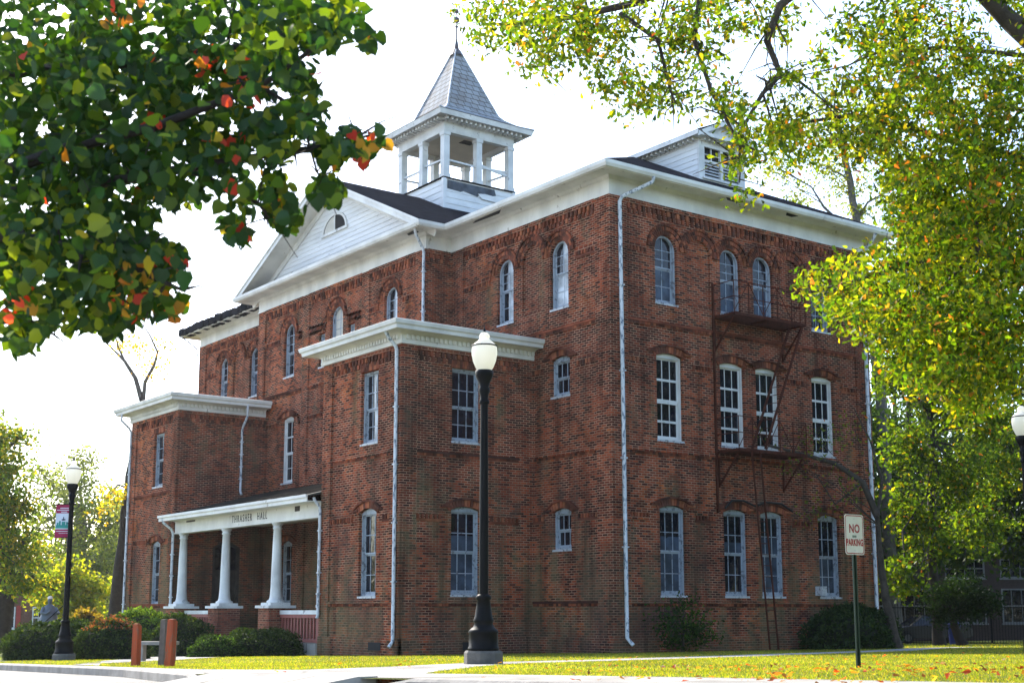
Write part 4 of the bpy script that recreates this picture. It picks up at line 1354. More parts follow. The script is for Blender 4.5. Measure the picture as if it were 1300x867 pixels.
pipe([(-1.72, 8.0, 13.86), (-1.66, 8.05, 13.68), (-1.26, 8.26, 13.35), (-1.18, 8.28, 13.2), (-1.18, 8.28, 9.75), (-1.28, 8.24, 9.62)], 0.052)
pipe([(-5.3, 24.8, 9.2), (-5.3, 24.85, 8.95), (-4.95, 24.85, 8.65), (-4.865, 24.85, 8.5), (-4.865, 24.85, -0.3), (-4.98, 24.85, -0.5)], 0.052)
pipe([(-2.15, 19.55, 9.25), (-2.15, 19.55, 8.8), (-2.15, 19.9, 8.45), (-2.15, 20.0, 8.3), (-2.15, 20.0, 5.85), (-2.15, 19.9, 5.72)], 0.05)
pipe([(-5.30, 20.05, 4.66), (-5.28, 20.0, 4.5), (-4.95, 19.98, 4.25), (-4.89, 19.96, 4.1), (-4.89, 19.96, 0.1), (-4.95, 19.96, -0.1)], 0.05)
pipe([(-5.1, 8.36, 4.68), (-5.08, 8.36, 4.6), (-4.9, 8.36, 4.4), (-4.87, 8.36, 4.3), (-4.87, 8.36, 1.05), (-4.9, 8.36, 0.95)], 0.05)

# ------------------------------------------------------------------ fire escape
FE = empty('fire_escape', (0, 0, 0)); FE.parent = HALL
def landing(z, u0, u1, dep=0.85):
    mb = MB()
    for k in range(9):
        d = 0.08 + dep * k / 8
        F_right.box(mb, u0, u1, d - 0.02, d + 0.02, z, z + 0.03)
    for d in (0.06, dep + 0.09): F_right.box(mb, u0, u1, d - 0.02, d + 0.02, z - 0.07, z - 0.002)
    for u in (u0, (u0 + u1) / 2, u1 - 0.05): F_right.box(mb, u, u + 0.05, 0.0, dep + 0.1, z - 0.06, z - 0.004)
    mb.build('platform', M['rust'], FE)
    mb = MB()
    d = dep + 0.09
    for h in (0.5, 1.0):
        mb.bar(F_right.p(u0, d, z + h), F_right.p(u1, d, z + h), 0.024)
        mb.bar(F_right.p(u0, 0.05, z + h), F_right.p(u0, d, z + h), 0.024)
    k = 5
    for i in range(k + 1):
        u = u0 + (u1 - u0) * i / k
        mb.bar(F_right.p(u, d, z), F_right.p(u, d, z + 1.0), 0.022)
    for i in range(k):
        a = u0 + (u1 - u0) * i / k; b = u0 + (u1 - u0) * (i + 1) / k
        if i % 2: a, b = b, a
        mb.bar(F_right.p(a, d, z + 0.05), F_right.p(b, d, z + 1.0), 0.018)
    mb.build('railing', M['rust'], FE)
    for u in (u0 + 0.06, u1 - 0.1):
        mb = MB()
        mb.bar(F_right.p(u, 0.03, z - 1.05), F_right.p(u, dep, z - 0.11), 0.045)
        mb.bar(F_right.p(u, 0.03, z - 1.1), F_right.p(u, 0.03, z - 0.11), 0.045)
        mb.build('bracket', M['rust'], FE)
landing(10.16, 4.15, 7.35); landing(5.98, 4.2, 7.2)
mb = MB()
for d in (0.35, 0.92):
    mb.bar(F_right.p(7.25, d, 10.15), F_right.p(5.35, d, 6.05), 0.022, 0.085)
for i in range(15):
    t = (i + 0.5) / 15
    mb.bar(F_right.p(7.25 - 1.9 * t, 0.36, 10.15 - 4.1 * t), F_right.p(7.25 - 1.9 * t, 0.91, 10.15 - 4.1 * t), 0.05, 0.012)
mb.build('stair', M['rust'], FE)
mb = MB()
for u in (0, 0.36):
    mb.bar(F_right.p(4.62 + u, 1.05, 5.95), F_right.p(4.95 + u, 1.25, 0.05), 0.04)
for i in range(18):
    t = (i + 0.5) / 18
    mb.bar(F_right.p(4.62 + 0.33 * t, 1.05 + 0.2 * t, 5.95 - 5.9 * t), F_right.p(4.98 + 0.33 * t, 1.05 + 0.2 * t, 5.95 - 5.9 * t), 0.022)
mb.build('ladder', M['rust'], FE)
mb = MB()
for u, z0, z1 in ((4.12, 4.8, 11.2), (4.12, 4.1, 4.8)): mb.bar(F_right.p(u, 0.07, z0), F_right.p(u, 0.07, z1), 0.06)
mb.build('upright', M['rust'], FE)
mb = MB()
mb.tube([F_right.p(4.4, 0.10, 4.25), F_right.p(4.7, 0.10, 4.5), F_right.p(5.2, 0.1, 4.52), F_right.p(5.7, 0.10, 4.38), F_right.p(6.2, 0.10, 4.52), F_right.p(6.9, 0.10, 4.5), F_right.p(7.4, 0.10, 4.28)], 0.035, 6)
mb.build('cable', M['dark'], FE)
mb = MB(); F_right.box(mb, 8.45, 8.68, 0.0, 0.28, 1.66, 1.95); mb.build('wall_box', M['sill'], HALL)

# ------------------------------------------------------------------ leaves, branches, trees
SHAPES = {
    'diamond': (np.array([[0, 0, 0], [0.34, 0.45, 0.06], [0, 1, 0], [-0.34, 0.45, 0.06]]), [(0, 1, 2), (0, 2, 3)]),
    'oak': (np.array([[0, 0, 0], [0.13, 0.35, 0.03], [0.25, 0.75, 0.05], [0, 1, -0.06], [-0.25, 0.75, 0.05], [-0.13, 0.35, 0.03]]), [(0, 1, 2, 3), (0, 3, 4, 5)]),
    'heart': (np.array([[0, 0, 0], [0.30, -0.04, 0.06], [0.50, 0.28, 0.10], [0.36, 0.66, 0.07], [0, 1.05, -0.08], [-0.36, 0.66, 0.07], [-0.50, 0.28, 0.10], [-0.30, -0.04, 0.06]]), [(0, 1, 2, 3, 4), (0, 4, 5, 6, 7)]),
    'blade': (np.array([[-0.06, 0, 0], [0.06, 0, 0], [0.0, 1.0, 0.25]]), [(0, 1, 2)]),
    'willow': (np.array([[0, 0, 0], [0.14, 0.4, 0.02], [0, 1, -0.05], [-0.14, 0.4, 0.02]]), [(0, 1, 2, 3)]),
}
def rand_rot(n, rng, droop=0.0):
    """n rotation matrices; droop pulls the leaf tips downwards"""
    q = rng.normal(size=(n, 3))
    if droop: q[:, 2] -= droop
    y = q / np.linalg.norm(q, axis=1, keepdims=True)
    h = rng.normal(size=(n, 3))
    if droop: h[:, 2] += 0.6
    z = h - (h * y).sum(1, keepdims=True) * y
    z /= np.linalg.norm(z, axis=1, keepdims=True)
    x = np.cross(y, z)
    return np.stack([x, y, z], axis=2)          # columns are the axes

def leaf_obj(name, pos, size, cols, mt, parent=None, shape='diamond', rng=RNG, droop=0.0, rot=None, extra=None):
    V, Fc = SHAPES[shape]
    n = len(pos); k = len(V)
    Rm = rand_rot(n, rng, droop) if rot is None else rot
    s = size * (0.7 + 0.6 * rng.random(n)) if np.isscalar(size) else size
    vs = np.einsum('nij,kj->nki', Rm, V) * s[:, None, None] + pos[:, None, :]
    vs = vs.reshape(-1, 3)
    cv = np.repeat(cols, k, axis=0)
    ls = np.array([len(f) for f in Fc]); idx = np.concatenate([np.array(f) for f in Fc])
    loops = (np.arange(n)[:, None] * k + idx[None, :]).ravel()
    tot = np.tile(ls, n)
    base = 0
    me = bpy.data.meshes.new(name)
    mats = [mt]
    if extra is not None:
        ev, ef, ec, em = extra
        base = 0
        loops = np.concatenate([loops, (np.array([i for f in ef for i in f]) + len(vs))])
        tot = np.concatenate([tot, np.array([len(f) for f in ef])])
        nleaf = n * len(Fc)
        vs = np.concatenate([vs, np.array(ev)]); cv = np.concatenate([cv, np.tile(np.array([ec]), (len(ev), 1))])
        mats.append(em)
    me.vertices.add(len(vs)); me.vertices.foreach_set('co', vs.ravel().astype(np.float32))
    me.loops.add(len(loops)); me.loops.foreach_set('vertex_index', loops.astype(np.int32))
    me.polygons.add(len(tot))
    me.polygons.foreach_set('loop_start', np.concatenate([[0], np.cumsum(tot)[:-1]]).astype(np.int32))
    me.polygons.foreach_set('loop_total', tot.astype(np.int32))
    for mm in mats: me.materials.append(mm)
    if extra is not None:
        mi = np.zeros(len(tot), np.int32); mi[nleaf:] = 1
        me.polygons.foreach_set('material_index', mi)
    me.update(calc_edges=True)
    ca = me.color_attributes.new('Col', 'FLOAT_COLOR', 'POINT')
    ca.data.foreach_set('color', np.concatenate([cv, np.ones((len(cv), 1))], axis=1).ravel().astype(np.float32))
    me.validate()
    o = bpy.data.objects.new(name, me); COL.objects.link(o)
    if parent is not None: o.parent = parent
    return o

def palette(n, rng, pal, wts, jit=0.22):
    pal = np.array(pal); w = np.array(wts, float); w /= w.sum()
    c = pal[rng.choice(len(pal), n, p=w)]
    return c * (1 + jit * (rng.random((n, 1)) * 2 - 1))

def crown_points(clusters, N, rng, clump=0.35, nclump=26, shell=0.5, perleaf=None):
    """clusters: (x,y,z,rx,ry,rz). Leaves gather in clumps spread through each cluster."""
    out, cid = [], []
    vol = np.array([c[3] * c[4] * c[5] for c in clusters]) ** 0.72; vol /= vol.sum()
    k = 0
    for c, w in zip(clusters, vol):
        m_ = max(3, int(nclump * w * len(clusters)))
        d = rng.normal(size=(m_, 3)); d /= np.linalg.norm(d, axis=1, keepdims=True)
        r = rng.random(m_) ** shell
        cen = np.array(c[:3]) + d * r[:, None] * np.array(c[3:6])
        n = int(N * w); pick = rng.integers(0, m_, n)
        wgt = 0.6 + 0.8 * rng.random(m_)
        p = cen[pick] + rng.normal(size=(n, 3)) * clump * wgt[pick][:, None] * np.array([1, 1, 0.7])
        out.append(p); cid.append(pick + k); k += m_
    return np.concatenate(out), np.concatenate(cid), k

def tree(name, label, trunk, rad, clusters, N, leaf, pal, wts, mat='leaf', bark='bark', shape='diamond', clump=0.45, nclump=26, seed=1, group=None, cat='tree', limbs=True, tip=0.03, shell=0.5, droop=0.0, limb_r=0.42, start=0.35, extra_limbs=()):
    rng = np.random.default_rng(seed); rnd = random.Random(seed)
    b = Vector(trunk[0])
    root = empty(name, b)
    tag(root, label, cat, group)
    mb = MB()
    T = [Vector(p) - b for p in trunk]
    # fine trunk with a flare at the foot
    pts, rr = [], []
    for i in range(len(T) - 1):
        for s in range(4):
            t = s / 4; pts.append(T[i].lerp(T[i + 1], t) + Vector((rnd.uniform(-1, 1), rnd.uniform(-1, 1), 0)) * rad * 0.12 * (1 if (i or s) else 0))
            f = (i + t) / (len(T) - 1)
            rr.append(rad * (1 - 0.62 * f) * (1.35 if (i == 0 and s == 0) else 1.0))
    pts.append(T[-1]); rr.append(rad * 0.34)
    mb.tube(pts, rr, 9)
    mb.build('trunk', M[bark], root)
    mb = MB()
    if limbs:
        for c in clusters:
            cc = Vector(c[:3]) - b
            # leave the trunk below the cluster
            cand = [(abs((p.z) - (cc.z - 0.9 * (p.xy - cc.xy).length)), i) for i, p in enumerate(pts) if i >= start * len(pts)]
            i = min(cand)[1]
            p0 = pts[i]; L = (cc - p0).length
            m1 = p0.lerp(cc, 0.35) + Vector((rnd.uniform(-1, 1), rnd.uniform(-1, 1), 0.6)) * L * 0.10
            m2 = p0.lerp(cc, 0.7) + Vector((rnd.uniform(-1, 1), rnd.uniform(-1, 1), 0.3)) * L * 0.09
            r0 = rr[i] * limb_r
            mb.tube([p0, m1, m2, cc], [r0, r0 * 0.7, r0 * 0.42, tip], 6)
            for _ in range(5):
                q = cc + Vector((rnd.uniform(-1, 1) * c[3], rnd.uniform(-1, 1) * c[4], rnd.uniform(-0.8, 0.9) * c[5]))
                s0 = m1.lerp(m2, rnd.random()) if _ % 2 else m2.lerp(cc, rnd.random())
                mid = s0.lerp(q, 0.5) + Vector((rnd.uniform(-1, 1), rnd.uniform(-1, 1), rnd.uniform(-.3, 1))) * (q - s0).length * 0.12
                mb.tube([s0, mid, q], [r0 * 0.3, r0 * 0.2, tip * 0.5], 5)
        for poly, ra, rb in extra_limbs:
            P = [Vector(p) - b for p in poly]
            mb.tube(P, [ra + (rb - ra) * i / (len(P) - 1) for i in range(len(P))], 7)
    if len(mb.v): mb.build('branches', M[bark], root)
    if N:
        P, cid, k = crown_points(clusters, N, rng, clump, nclump, shell)
        P -= np.array(b)
        tone = 0.75 + 0.5 * rng.random((k, 1))
        cols = palette(len(P), rng, pal, wts) * tone[cid]
        leaf_obj('crown', P, leaf, cols, M[mat], root, shape, rng, droop)
    return root

def pc(px, py, f, rpx, ry=None, rd=None):
    """cluster measured on the photo: centre pixel, distance, radius in pixels"""
    p = at(px, py, f); r = rpx / FPX * f
    return (p.x, p.y, p.z, r * (rd or 1), r * (rd or 1), (ry / FPX * f) if ry else r)

def hedge(name, label, c, a, b_, h, rz, n, leaf, pal, wts, seed, cat='hedge', power=2.6, mat='leafdark', group=None, top=None):
    """clipped shrub: leafy skin over a dense twiggy core"""
    rng = np.random.default_rng(seed)
    x0, y0 = c
    z0 = gz(x0, y0)
    # directions
    d = rng.normal(size=(n, 3)); d[:, 2] = np.abs(d[:, 2]) * 1.1
    d /= np.linalg.norm(d, axis=1, keepdims=True)
    def rad(dd):
        q = (np.abs(dd[:, 0]) ** power + np.abs(dd[:, 1]) ** power + np.abs(dd[:, 2]) ** power) ** (-1 / power)
        ph = dd @ np.array([[3.1, 1.7, 0.5], [2.0, 4.1, 2.2], [1.1, 2.7, 5.0]])
        return q * (1 + 0.06 * np.sin(ph[:, 0] * 1.7 + seed) + 0.05 * np.sin(ph[:, 1] * 2.3) + 0.04 * np.sin(ph[:, 2] * 3.7))
    r = rad(d) * (0.93 + 0.11 * rng.random(n))
    P = d * r[:, None] * np.array([a, b_, h])
    cols = palette(n, rng, pal, wts, 0.3)
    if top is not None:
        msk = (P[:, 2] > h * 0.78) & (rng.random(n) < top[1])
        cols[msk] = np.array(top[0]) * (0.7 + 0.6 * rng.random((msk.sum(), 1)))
    # core
    ev, ef = [], []
    nu, nv = 20, 8
    for j in range(nv + 1):
        for i in range(nu):
            th = 2 * math.pi * i / nu; ph = math.pi / 2 * j / nv
            dd = np.array([[math.cos(th) * math.cos(ph), math.sin(th) * math.cos(ph), math.sin(ph)]])
            rr = rad(dd)[0] * 0.88
            ev.append((dd[0, 0] * rr * a, dd[0, 1] * rr * b_, dd[0, 2] * rr * h - (0.3 if j == 0 else 0)))
    for j in range(nv):
        for i in range(nu):
            ef.append((j * nu + i, j * nu + (i + 1) % nu, (j + 1) * nu + (i + 1) % nu, (j + 1) * nu + i))
    o = leaf_obj(name, P, leaf, cols, M[mat], None, 'diamond', rng, 0.0, extra=(ev, ef, (0.01, 0.015, 0.01), M['core']))
    o.location = (x0, y0, z0); o.rotation_euler = (0, 0, rz)
    tag(o, label, cat, group)
    return o

GREEN = (0.055, 0.105, 0.02); YGREEN = (0.13, 0.17, 0.025); YELLOW = (0.30, 0.24, 0.03); ORANGE = (0.38, 0.13, 0.02); RED = (0.40, 0.03, 0.02); BROWN = (0.14, 0.07, 0.03); DGREEN = (0.025, 0.055, 0.016); GREY = (0.12, 0.14, 0.085)

# --- the near tree on the left, its branches hanging into the view
def near_left():
    rng = np.random.default_rng(11); rnd = random.Random(11)
    base = lw(-7.4, 8.2, 0); base.z = gz(base.x, base.y)
    root = empty('pear_tree', base)
    tag(root, 'broad leaved pear tree turning red at its tips, overhanging the kerb', 'tree')
    mb = MB()
    tp = [base, base + Vector((0.05, 0.03, 1.2)), lw(-7.1, 8.1, 2.6), lw(-6.6, 7.9, 4.0), lw(-6.0, 7.8, 5.5), lw(-5.4, 7.8, 7.2)]
    mb.tube([p - base for p in tp], [0.26, 0.2, 0.18, 0.15, 0.11, 0.05], 10)
    mb.build('trunk', M['barkdark'], root)
    mb = MB()
    F0 = 7.0
    lines = [([(-260, 330), (-80, 250), (80, 190), (200, 160), (330, 110), (430, 40)], 6.6, .045),
             ([(-200, 120), (40, 90), (180, 80), (300, 60), (420, 30)], 7.2, .04),
             ([(-80, 250), (90, 240), (230, 215), (350, 195), (420, 185), (470, 172)], 6.9, .035),
             ([(-120, 300), (20, 300), (120, 320), (190, 350), (235, 370)], 6.5, .04),
             ([(-150, 330), (-20, 340), (60, 370), (110, 400)], 7.4, .03),
             ([(-250, -60), (0, -10), (150, -20), (320, -30), (440, 5)], 7.6, .05),
             ([(230, 215), (290, 235), (330, 262), (345, 275)], 6.9, .014), ([(330, 110), (380, 140), (400, 210), (410, 240)], 6.7, .014),
             ([(-200, 400), (-60, 400), (30, 410), (70, 415)], 6.8, .03)]
    tips = []
    for ln, f, r in lines:
        P = [at(x, y, f + rnd.uniform(-.25, .25)) for x, y in ln]
        mb.tube([p - base for p in P], [r * (1 - 0.8 * i / (len(P) - 1)) for i in range(len(P))], 6)
        for i in range(len(P) - 1):
            for s in range(5):
                q = P[i].lerp(P[i + 1], rnd.random())
                e = q + Vector((rnd.gauss(0, .16), rnd.gauss(0, .16), rnd.gauss(-.03, .16)))
                mb.tube([q - base, q.lerp(e, .5) - base + Vector((0, 0, .02)), e - base], [r * .25 + .002, .004, .002], 4)
    # tie the sprays back to the trunk
    for ln, f, r in lines:
        if ln[0][0] < -50:
            e = at(*ln[0], f); t = tp[3] if ln[0][1] > 0 else tp[4]
            mb.tube([t - base, t.lerp(e, .5) + Vector((0, 0, .15)) - base, e - base], [.07, .05, r * 1.05], 7)
    mb.build('branches', M['barkdark'], root)
    # (px, py, radius px, weight)
    blobs = [(60, 40, 95, 5), (180, 40, 85, 4), (280, 40, 70, 3), (50, 150, 95, 6), (150, 140, 85, 5), (240, 120, 65, 3.2), (60, 250, 80, 4), (150, 240, 62, 3), (225, 215, 50, 1.8),
             (350, 22, 48, 1.7), (405, 28, 38, 1.1), (440, 20, 22, .35), (465, 48, 16, .22), (330, 85, 40, 1.0), (375, 70, 30, .5), (300, 165, 40, 1.0), (355, 160, 34, 1.0), (385, 108, 24, .5), (395, 150, 22, .42),
             (345, 200, 28, .45), (420, 190, 20, .6), (445, 178, 18, .45), (462, 192, 13, .3), (480, 178, 9, .14), (413, 238, 20, .5), (367, 270, 21, .5), (352, 245, 20, .4), (300, 245, 26, .35), (296, 285, 14, .25), (310, 300, 11, .12),
             (285, 205, 32, .6), (60, 330, 55, 1.6), (120, 310, 55, 1.8), (150, 350, 42, 1.2), (190, 330, 34, .8), (215, 325, 20, .3), (125, 395, 34, .8), (165, 385, 26, .5), (195, 375, 26, .5), (218, 388, 16, .22),
             (40, 395, 38, 1.0), (30, 425, 26, .5), (90, 400, 22, .3), (145, 410, 14, .15), (10, 330, 40, .7), (225, 330, 18, .15), (20, 300, 50, 1)]
    REDS = [(312, 110, 34), (258, 75, 26), (292, 72, 22), (245, 342, 30), (222, 388, 40), (175, 345, 34), (210, 152, 22), (468, 178, 34), (168, 372, 40), (150, 25, 22), (215, 150, 18), (285, 185, 24), (355, 270, 18), (20, 385, 24), (40, 60, 14), (232, 365, 30)]
    pts, cols = [], []
    tot = sum(b[3] for b in blobs)
    for (x, y, r, w) in blobs:
        n = int(8200 * w / tot)
        for _ in range(n):
            a = rnd.random() * 2 * math.pi; q = r * math.sqrt(rnd.random()) * 1.02
            px, py = x + q * math.cos(a), y + q * math.sin(a)
            f = 6.9 + rnd.gauss(0, 0.55) + (1.0 * rnd.random() if r > 60 else 0)
            pts.append(at(px, py, f) - base)
            c = rnd.choice([(0.019, 0.05, 0.006), (0.015, 0.04, 0.008), (0.014, 0.045, 0.016), (0.036, 0.075, 0.007), (0.02, 0.052, 0.02)])
            edge_ = max([0.008] + [0.6 * (1 - math.hypot(px - a, py - b) / q) for a, b, q in REDS])
            if rnd.random() < edge_: c = rnd.choice([RED, ORANGE, YELLOW, (0.45, 0.05, 0.04), (0.3, 0.16, 0.03)])
            elif rnd.random() < (0.32 if (py > 230 and px < 140) or px > 300 else 0.13): c = rnd.choice([(0.12, 0.15, 0.012), (0.08, 0.13, 0.01)])
            k = rnd.uniform(.75, 1.25)
            cols.append([v * k for v in c])
    leaf_obj('crown', np.array([list(p) for p in pts]), 0.064, np.array(cols), M['leafglossy'], root, 'heart', rng, 0.8)
near_left()

# --- the big oak on the right whose boughs reach across the top
def near_right():
    rng = np.random.default_rng(23); rnd = random.Random(23)
    base = lw(9.5, 15.0, 0); base.z = gz(base.x, base.y)
    root = empty('oak_tree', base)
    tag(root, 'spreading water oak with yellow green leaves reaching over the lawn', 'tree')
    tp = [base, lw(9.45, 15, 1.8), lw(9.3, 15, 3.6), lw(8.9, 15.1, 5.2), lw(8.5, 15.3, 6.6), lw(8.3, 15.6, 9.0), lw(8.2, 15.8, 12.0)]
    mb = MB()
    mb.tube([p - base for p in tp], [.62, .44, .40, .36, .30, .22, .10], 12)
    mb.build('trunk', M['bark'], root)
    lines = [([(1390, 110), (1330, 70), (1285, 30), (1240, -10), (1150, -60)], 13.6, .17),
             ([(1150, -60), (1050, -40), (990, 10), (985, 55), (990, 90), (960, 120), (930, 190)], 13.8, .06),
             ([(1050, -40), (900, -30), (800, 10), (720, 25), (640, 30)], 14.2, .07),
             ([(800, 10), (830, 60), (850, 110), (855, 130)], 14.1, .03), ([(900, -30), (880, 50), (905, 120), (930, 185), (946, 235)], 13.9, .035),
             ([(720, 25), (700, 60), (690, 100)], 14.3, .02),
             ([(1400, 230), (1310, 200), (1230, 190), (1150, 170), (1080, 150), (1000, 160)], 14.6, .055),
             ([(1400, 330), (1310, 330), (1240, 320), (1160, 340), (1090, 360), (1035, 372)], 14.2, .05),
             ([(1240, 320), (1180, 380), (1130, 420), (1100, 440)], 14.4, .035), ([(1310, 330), (1270, 400), (1230, 450), (1215, 490)], 14.7, .04),
             ([(990, 90), (1030, 120), (1060, 150)], 13.9, .02), ([(1240, 190), (1235, 260), (1240, 330)], 14.5, .05), ([(1330, 70), (1200, 60), (1120, 70), (1060, 90)], 14.3, .03),
             ([(1230, 190), (1180, 100), (1130, 30)], 14.6, .035)]
    mb = MB()
    for ln, f, r in lines:
        P = [at(x, y, f) + Vector((rnd.gauss(0, .05), rnd.gauss(0, .05), rnd.gauss(0, .03))) for x, y in ln]
        mb.tube([p - base for p in P], [r * (1 - 0.72 * i / (len(P) - 1)) for i in range(len(P))], 7)
        for i in range(len(P) - 1):
            for s in range(5):
                q = P[i].lerp(P[i + 1], rnd.random())
                e = q + Vector((rnd.gauss(0, .35), rnd.gauss(0, .35), rnd.gauss(-.1, .3)))
                mid = q.lerp(e, .5) + Vector((rnd.gauss(0, .06), rnd.gauss(0, .06), .05))
                mb.tube([q - base, mid - base, e - base], [r * .22 + .003, .008, .003], 4)
    for px, py, f, t, r in ((1390, 110, 13.6, 4, .2), (1400, 230, 14.6, 4, .11), (1400, 330, 14.2, 3, .1)):
        e = at(px, py, f); a = tp[t]
        mb.tube([a - base, a.lerp(e, .5) - base + Vector((0, 0, .1)), e - base], [r * 1.3, r * 1.15, r], 8)
    mb.build('branches', M['bark'], root)
    blobs = [(620, 25, 32, .5), (660, 20, 42, .9), (710, 30, 45, 1.0), (690, 75, 26, .35), (760, 40, 42, .9), (775, 95, 32, .5), (800, 120, 26, .3), (830, 110, 30, .4), (840, 20, 50, .9), (870, 60, 34, .5), (870, 115, 22, .22), (900, 30, 40, .5),
             (930, 10, 40, .5), (960, 20, 40, .35), (925, 132, 24, .3), (956, 172, 28, .45), (941, 212, 15, .18), (948, 243, 11, .1), (965, 150, 34, .45), (990, 100, 26, .2), (985, 190, 32, .45), (1000, 30, 30, .2),
             (1030, 170, 42, .6), (1060, 110, 42, .45), (1080, 60, 45, .5), (1120, 20, 50, 1.0), (1090, 165, 42, .9), (1140, 120, 60, 1.6), (1190, 60, 60, 1.5), (1180, 180, 62, 1.9), (1240, 120, 55, 1.2), (1230, 220, 62, 1.9), (1280, 200, 60, 1.6),
             (1290, 110, 40, .6), (1155, 232, 38, .9), (1178, 285, 46, 1.3), (1220, 310, 62, 1.9), (1280, 300, 60, 1.8), (1112, 348, 32, .8), (1068, 352, 24, .35), (1030, 362, 18, .2), (1070, 390, 26, .4), (1110, 395, 36, .8),
             (1160, 380, 55, 1.6), (1230, 390, 60, 1.8), (1285, 390, 55, 1.5), (1140, 430, 36, .7), (1190, 450, 45, 1.0), (1230, 470, 45, .9), (1270, 460, 50, 1.0), (1160, 470, 26, .35), (1215, 510, 28, .4), (1290, 20, 30, .2), (1340, 250, 90, 2), (1340, 380, 80, 1.6), (1350, 120, 80, 1.2), (900, -120, 120, 2), (1050, -150, 130, 2.5), (1200, -120, 130, 2.5), (1350, -60, 110, 2), (1450, 100, 120, 2), (1480, 300, 120, 2), (1150, -330, 160, 2.5), (1350, -280, 160, 2.5), (760, -90, 80, 1)]
    tot = sum(b[3] for b in blobs)
    pts, cols = [], []
    for (x, y, r, w) in blobs:
        n = int(60000 * w * (1.25 if x > 1100 else 0.92) / tot)
        k = max(3, int(n / 26))
        cl = []
        for _ in range(k):
            a = rnd.random() * 6.283; q = r * math.sqrt(rnd.random())
            cl.append((x + q * math.cos(a), y + q * math.sin(a), 14.2 + rnd.gauss(0, 1.1), rnd.uniform(.6, 1.3), rnd.random()))
        for _ in range(n):
            cx_, cy_, f, tn, od = rnd.choice(cl)
            p = at(cx_, cy_, f) + Vector((rnd.gauss(0, .085), rnd.gauss(0, .085), rnd.gauss(0, .07)))
            pts.append(p - base)
            c = rnd.choice([(0.055, 0.098, 0.008), (0.095, 0.142, 0.009), (0.03, 0.06, 0.008), (0.16, 0.195, 0.011), (0.045, 0.075, 0.009), (0.12, 0.16, 0.01)])
            u = rnd.random()
            if u < 0.018 + (0.09 if od > .9 else 0): c = rnd.choice([ORANGE, (0.28, 0.09, 0.03), (0.34, 0.17, 0.03)])
            elif u < 0.10: c = (0.26, 0.22, 0.015)
            cols.append([v * tn * rnd.uniform(.8, 1.2) for v in c])
    leaf_obj('crown', np.array([list(p) for p in pts]), 0.076, np.array(cols), M['leaf'], root, 'oak', rng, 0.5)
near_right()

# ------------------------------------------------------------------ trees beyond
# right of the hall
g0 = lambda r, f: Vector((*lw(r, f, 0).xy, gz(*lw(r, f, 0).xy)))
def gpx(px, f):
    return g0((px - CX) / FPX * f, f)
RG = 'trees beyond the hall'
tree('broadleaf_tree', 'tall dark trunked tree with lime leaves beyond the right end of the hall',
     [gpx(1184, 58), at(1183, 700, 58), at(1182, 560, 58), at(1178, 440, 58.5), at(1172, 330, 59), at(1160, 200, 60)], 0.23,
     [pc(1160, 470, 57, 40), pc(1210, 500, 58, 48), pc(1150, 560, 57, 38), pc(1215, 600, 57, 50), pc(1150, 640, 57, 34), pc(1255, 540, 60, 50), pc(1185, 680, 57, 36), pc(1150, 735, 55, 27, 34), pc(1180, 400, 59, 60),
      pc(1240, 420, 60, 60), pc(1120, 400, 60, 45), pc(1250, 660, 61, 42), pc(1130, 480, 59, 30), pc(1280, 600, 61, 40), pc(1165, 300, 60, 65), pc(1240, 300, 61, 70)],
     36000, 0.20, [(0.06, 0.10, 0.01), (0.10, 0.14, 0.011), (0.035, 0.07, 0.01), (0.24, 0.2, 0.015), (0.3, 0.1, 0.015)], [4, 3, 4, .6, .15], bark='barkdark', clump=0.32, nclump=34, seed=31, group=RG)
tree('broadleaf_tree', 'tall thin crowned tree with bare pale upper boughs rising behind the hall roof',
     [gpx(1130, 84), at(1118, 500, 84), at(1095, 330, 84), at(1078, 230, 84), at(1060, 140, 84)], 0.42,
     [pc(1010, 270, 84, 34), pc(1050, 210, 84, 42), pc(1085, 270, 84, 34), pc(990, 215, 84, 28), pc(1100, 160, 84, 50), pc(1030, 150, 84, 45), pc(1140, 230, 84, 50)],
     6500, 0.23, [(0.14, 0.17, 0.03), (0.2, 0.2, 0.04), (0.1, 0.14, 0.03)], [3, 2, 2], bark='barkpale', clump=0.4, seed=32, group=RG, tip=0.05)
tree('broadleaf_tree', 'dense dark green tree behind the right hand lamp',
     [gpx(1330, 74), at(1328, 640, 74), at(1322, 500, 74), at(1310, 350, 74)], 0.5,
     [pc(1275, 640, 72, 52), pc(1330, 600, 74, 70), pc(1265, 560, 74, 45), pc(1330, 480, 74, 70), pc(1280, 690, 74, 44), pc(1350, 680, 72, 60), pc(1215, 690, 78, 40), pc(1260, 470, 76, 50)],
     17000, 0.26, [(0.016, 0.034, 0.007), (0.028, 0.05, 0.008), (0.055, 0.08, 0.01)], [4, 3, 1], bark='barkdark', clump=0.5, seed=33, group=RG)
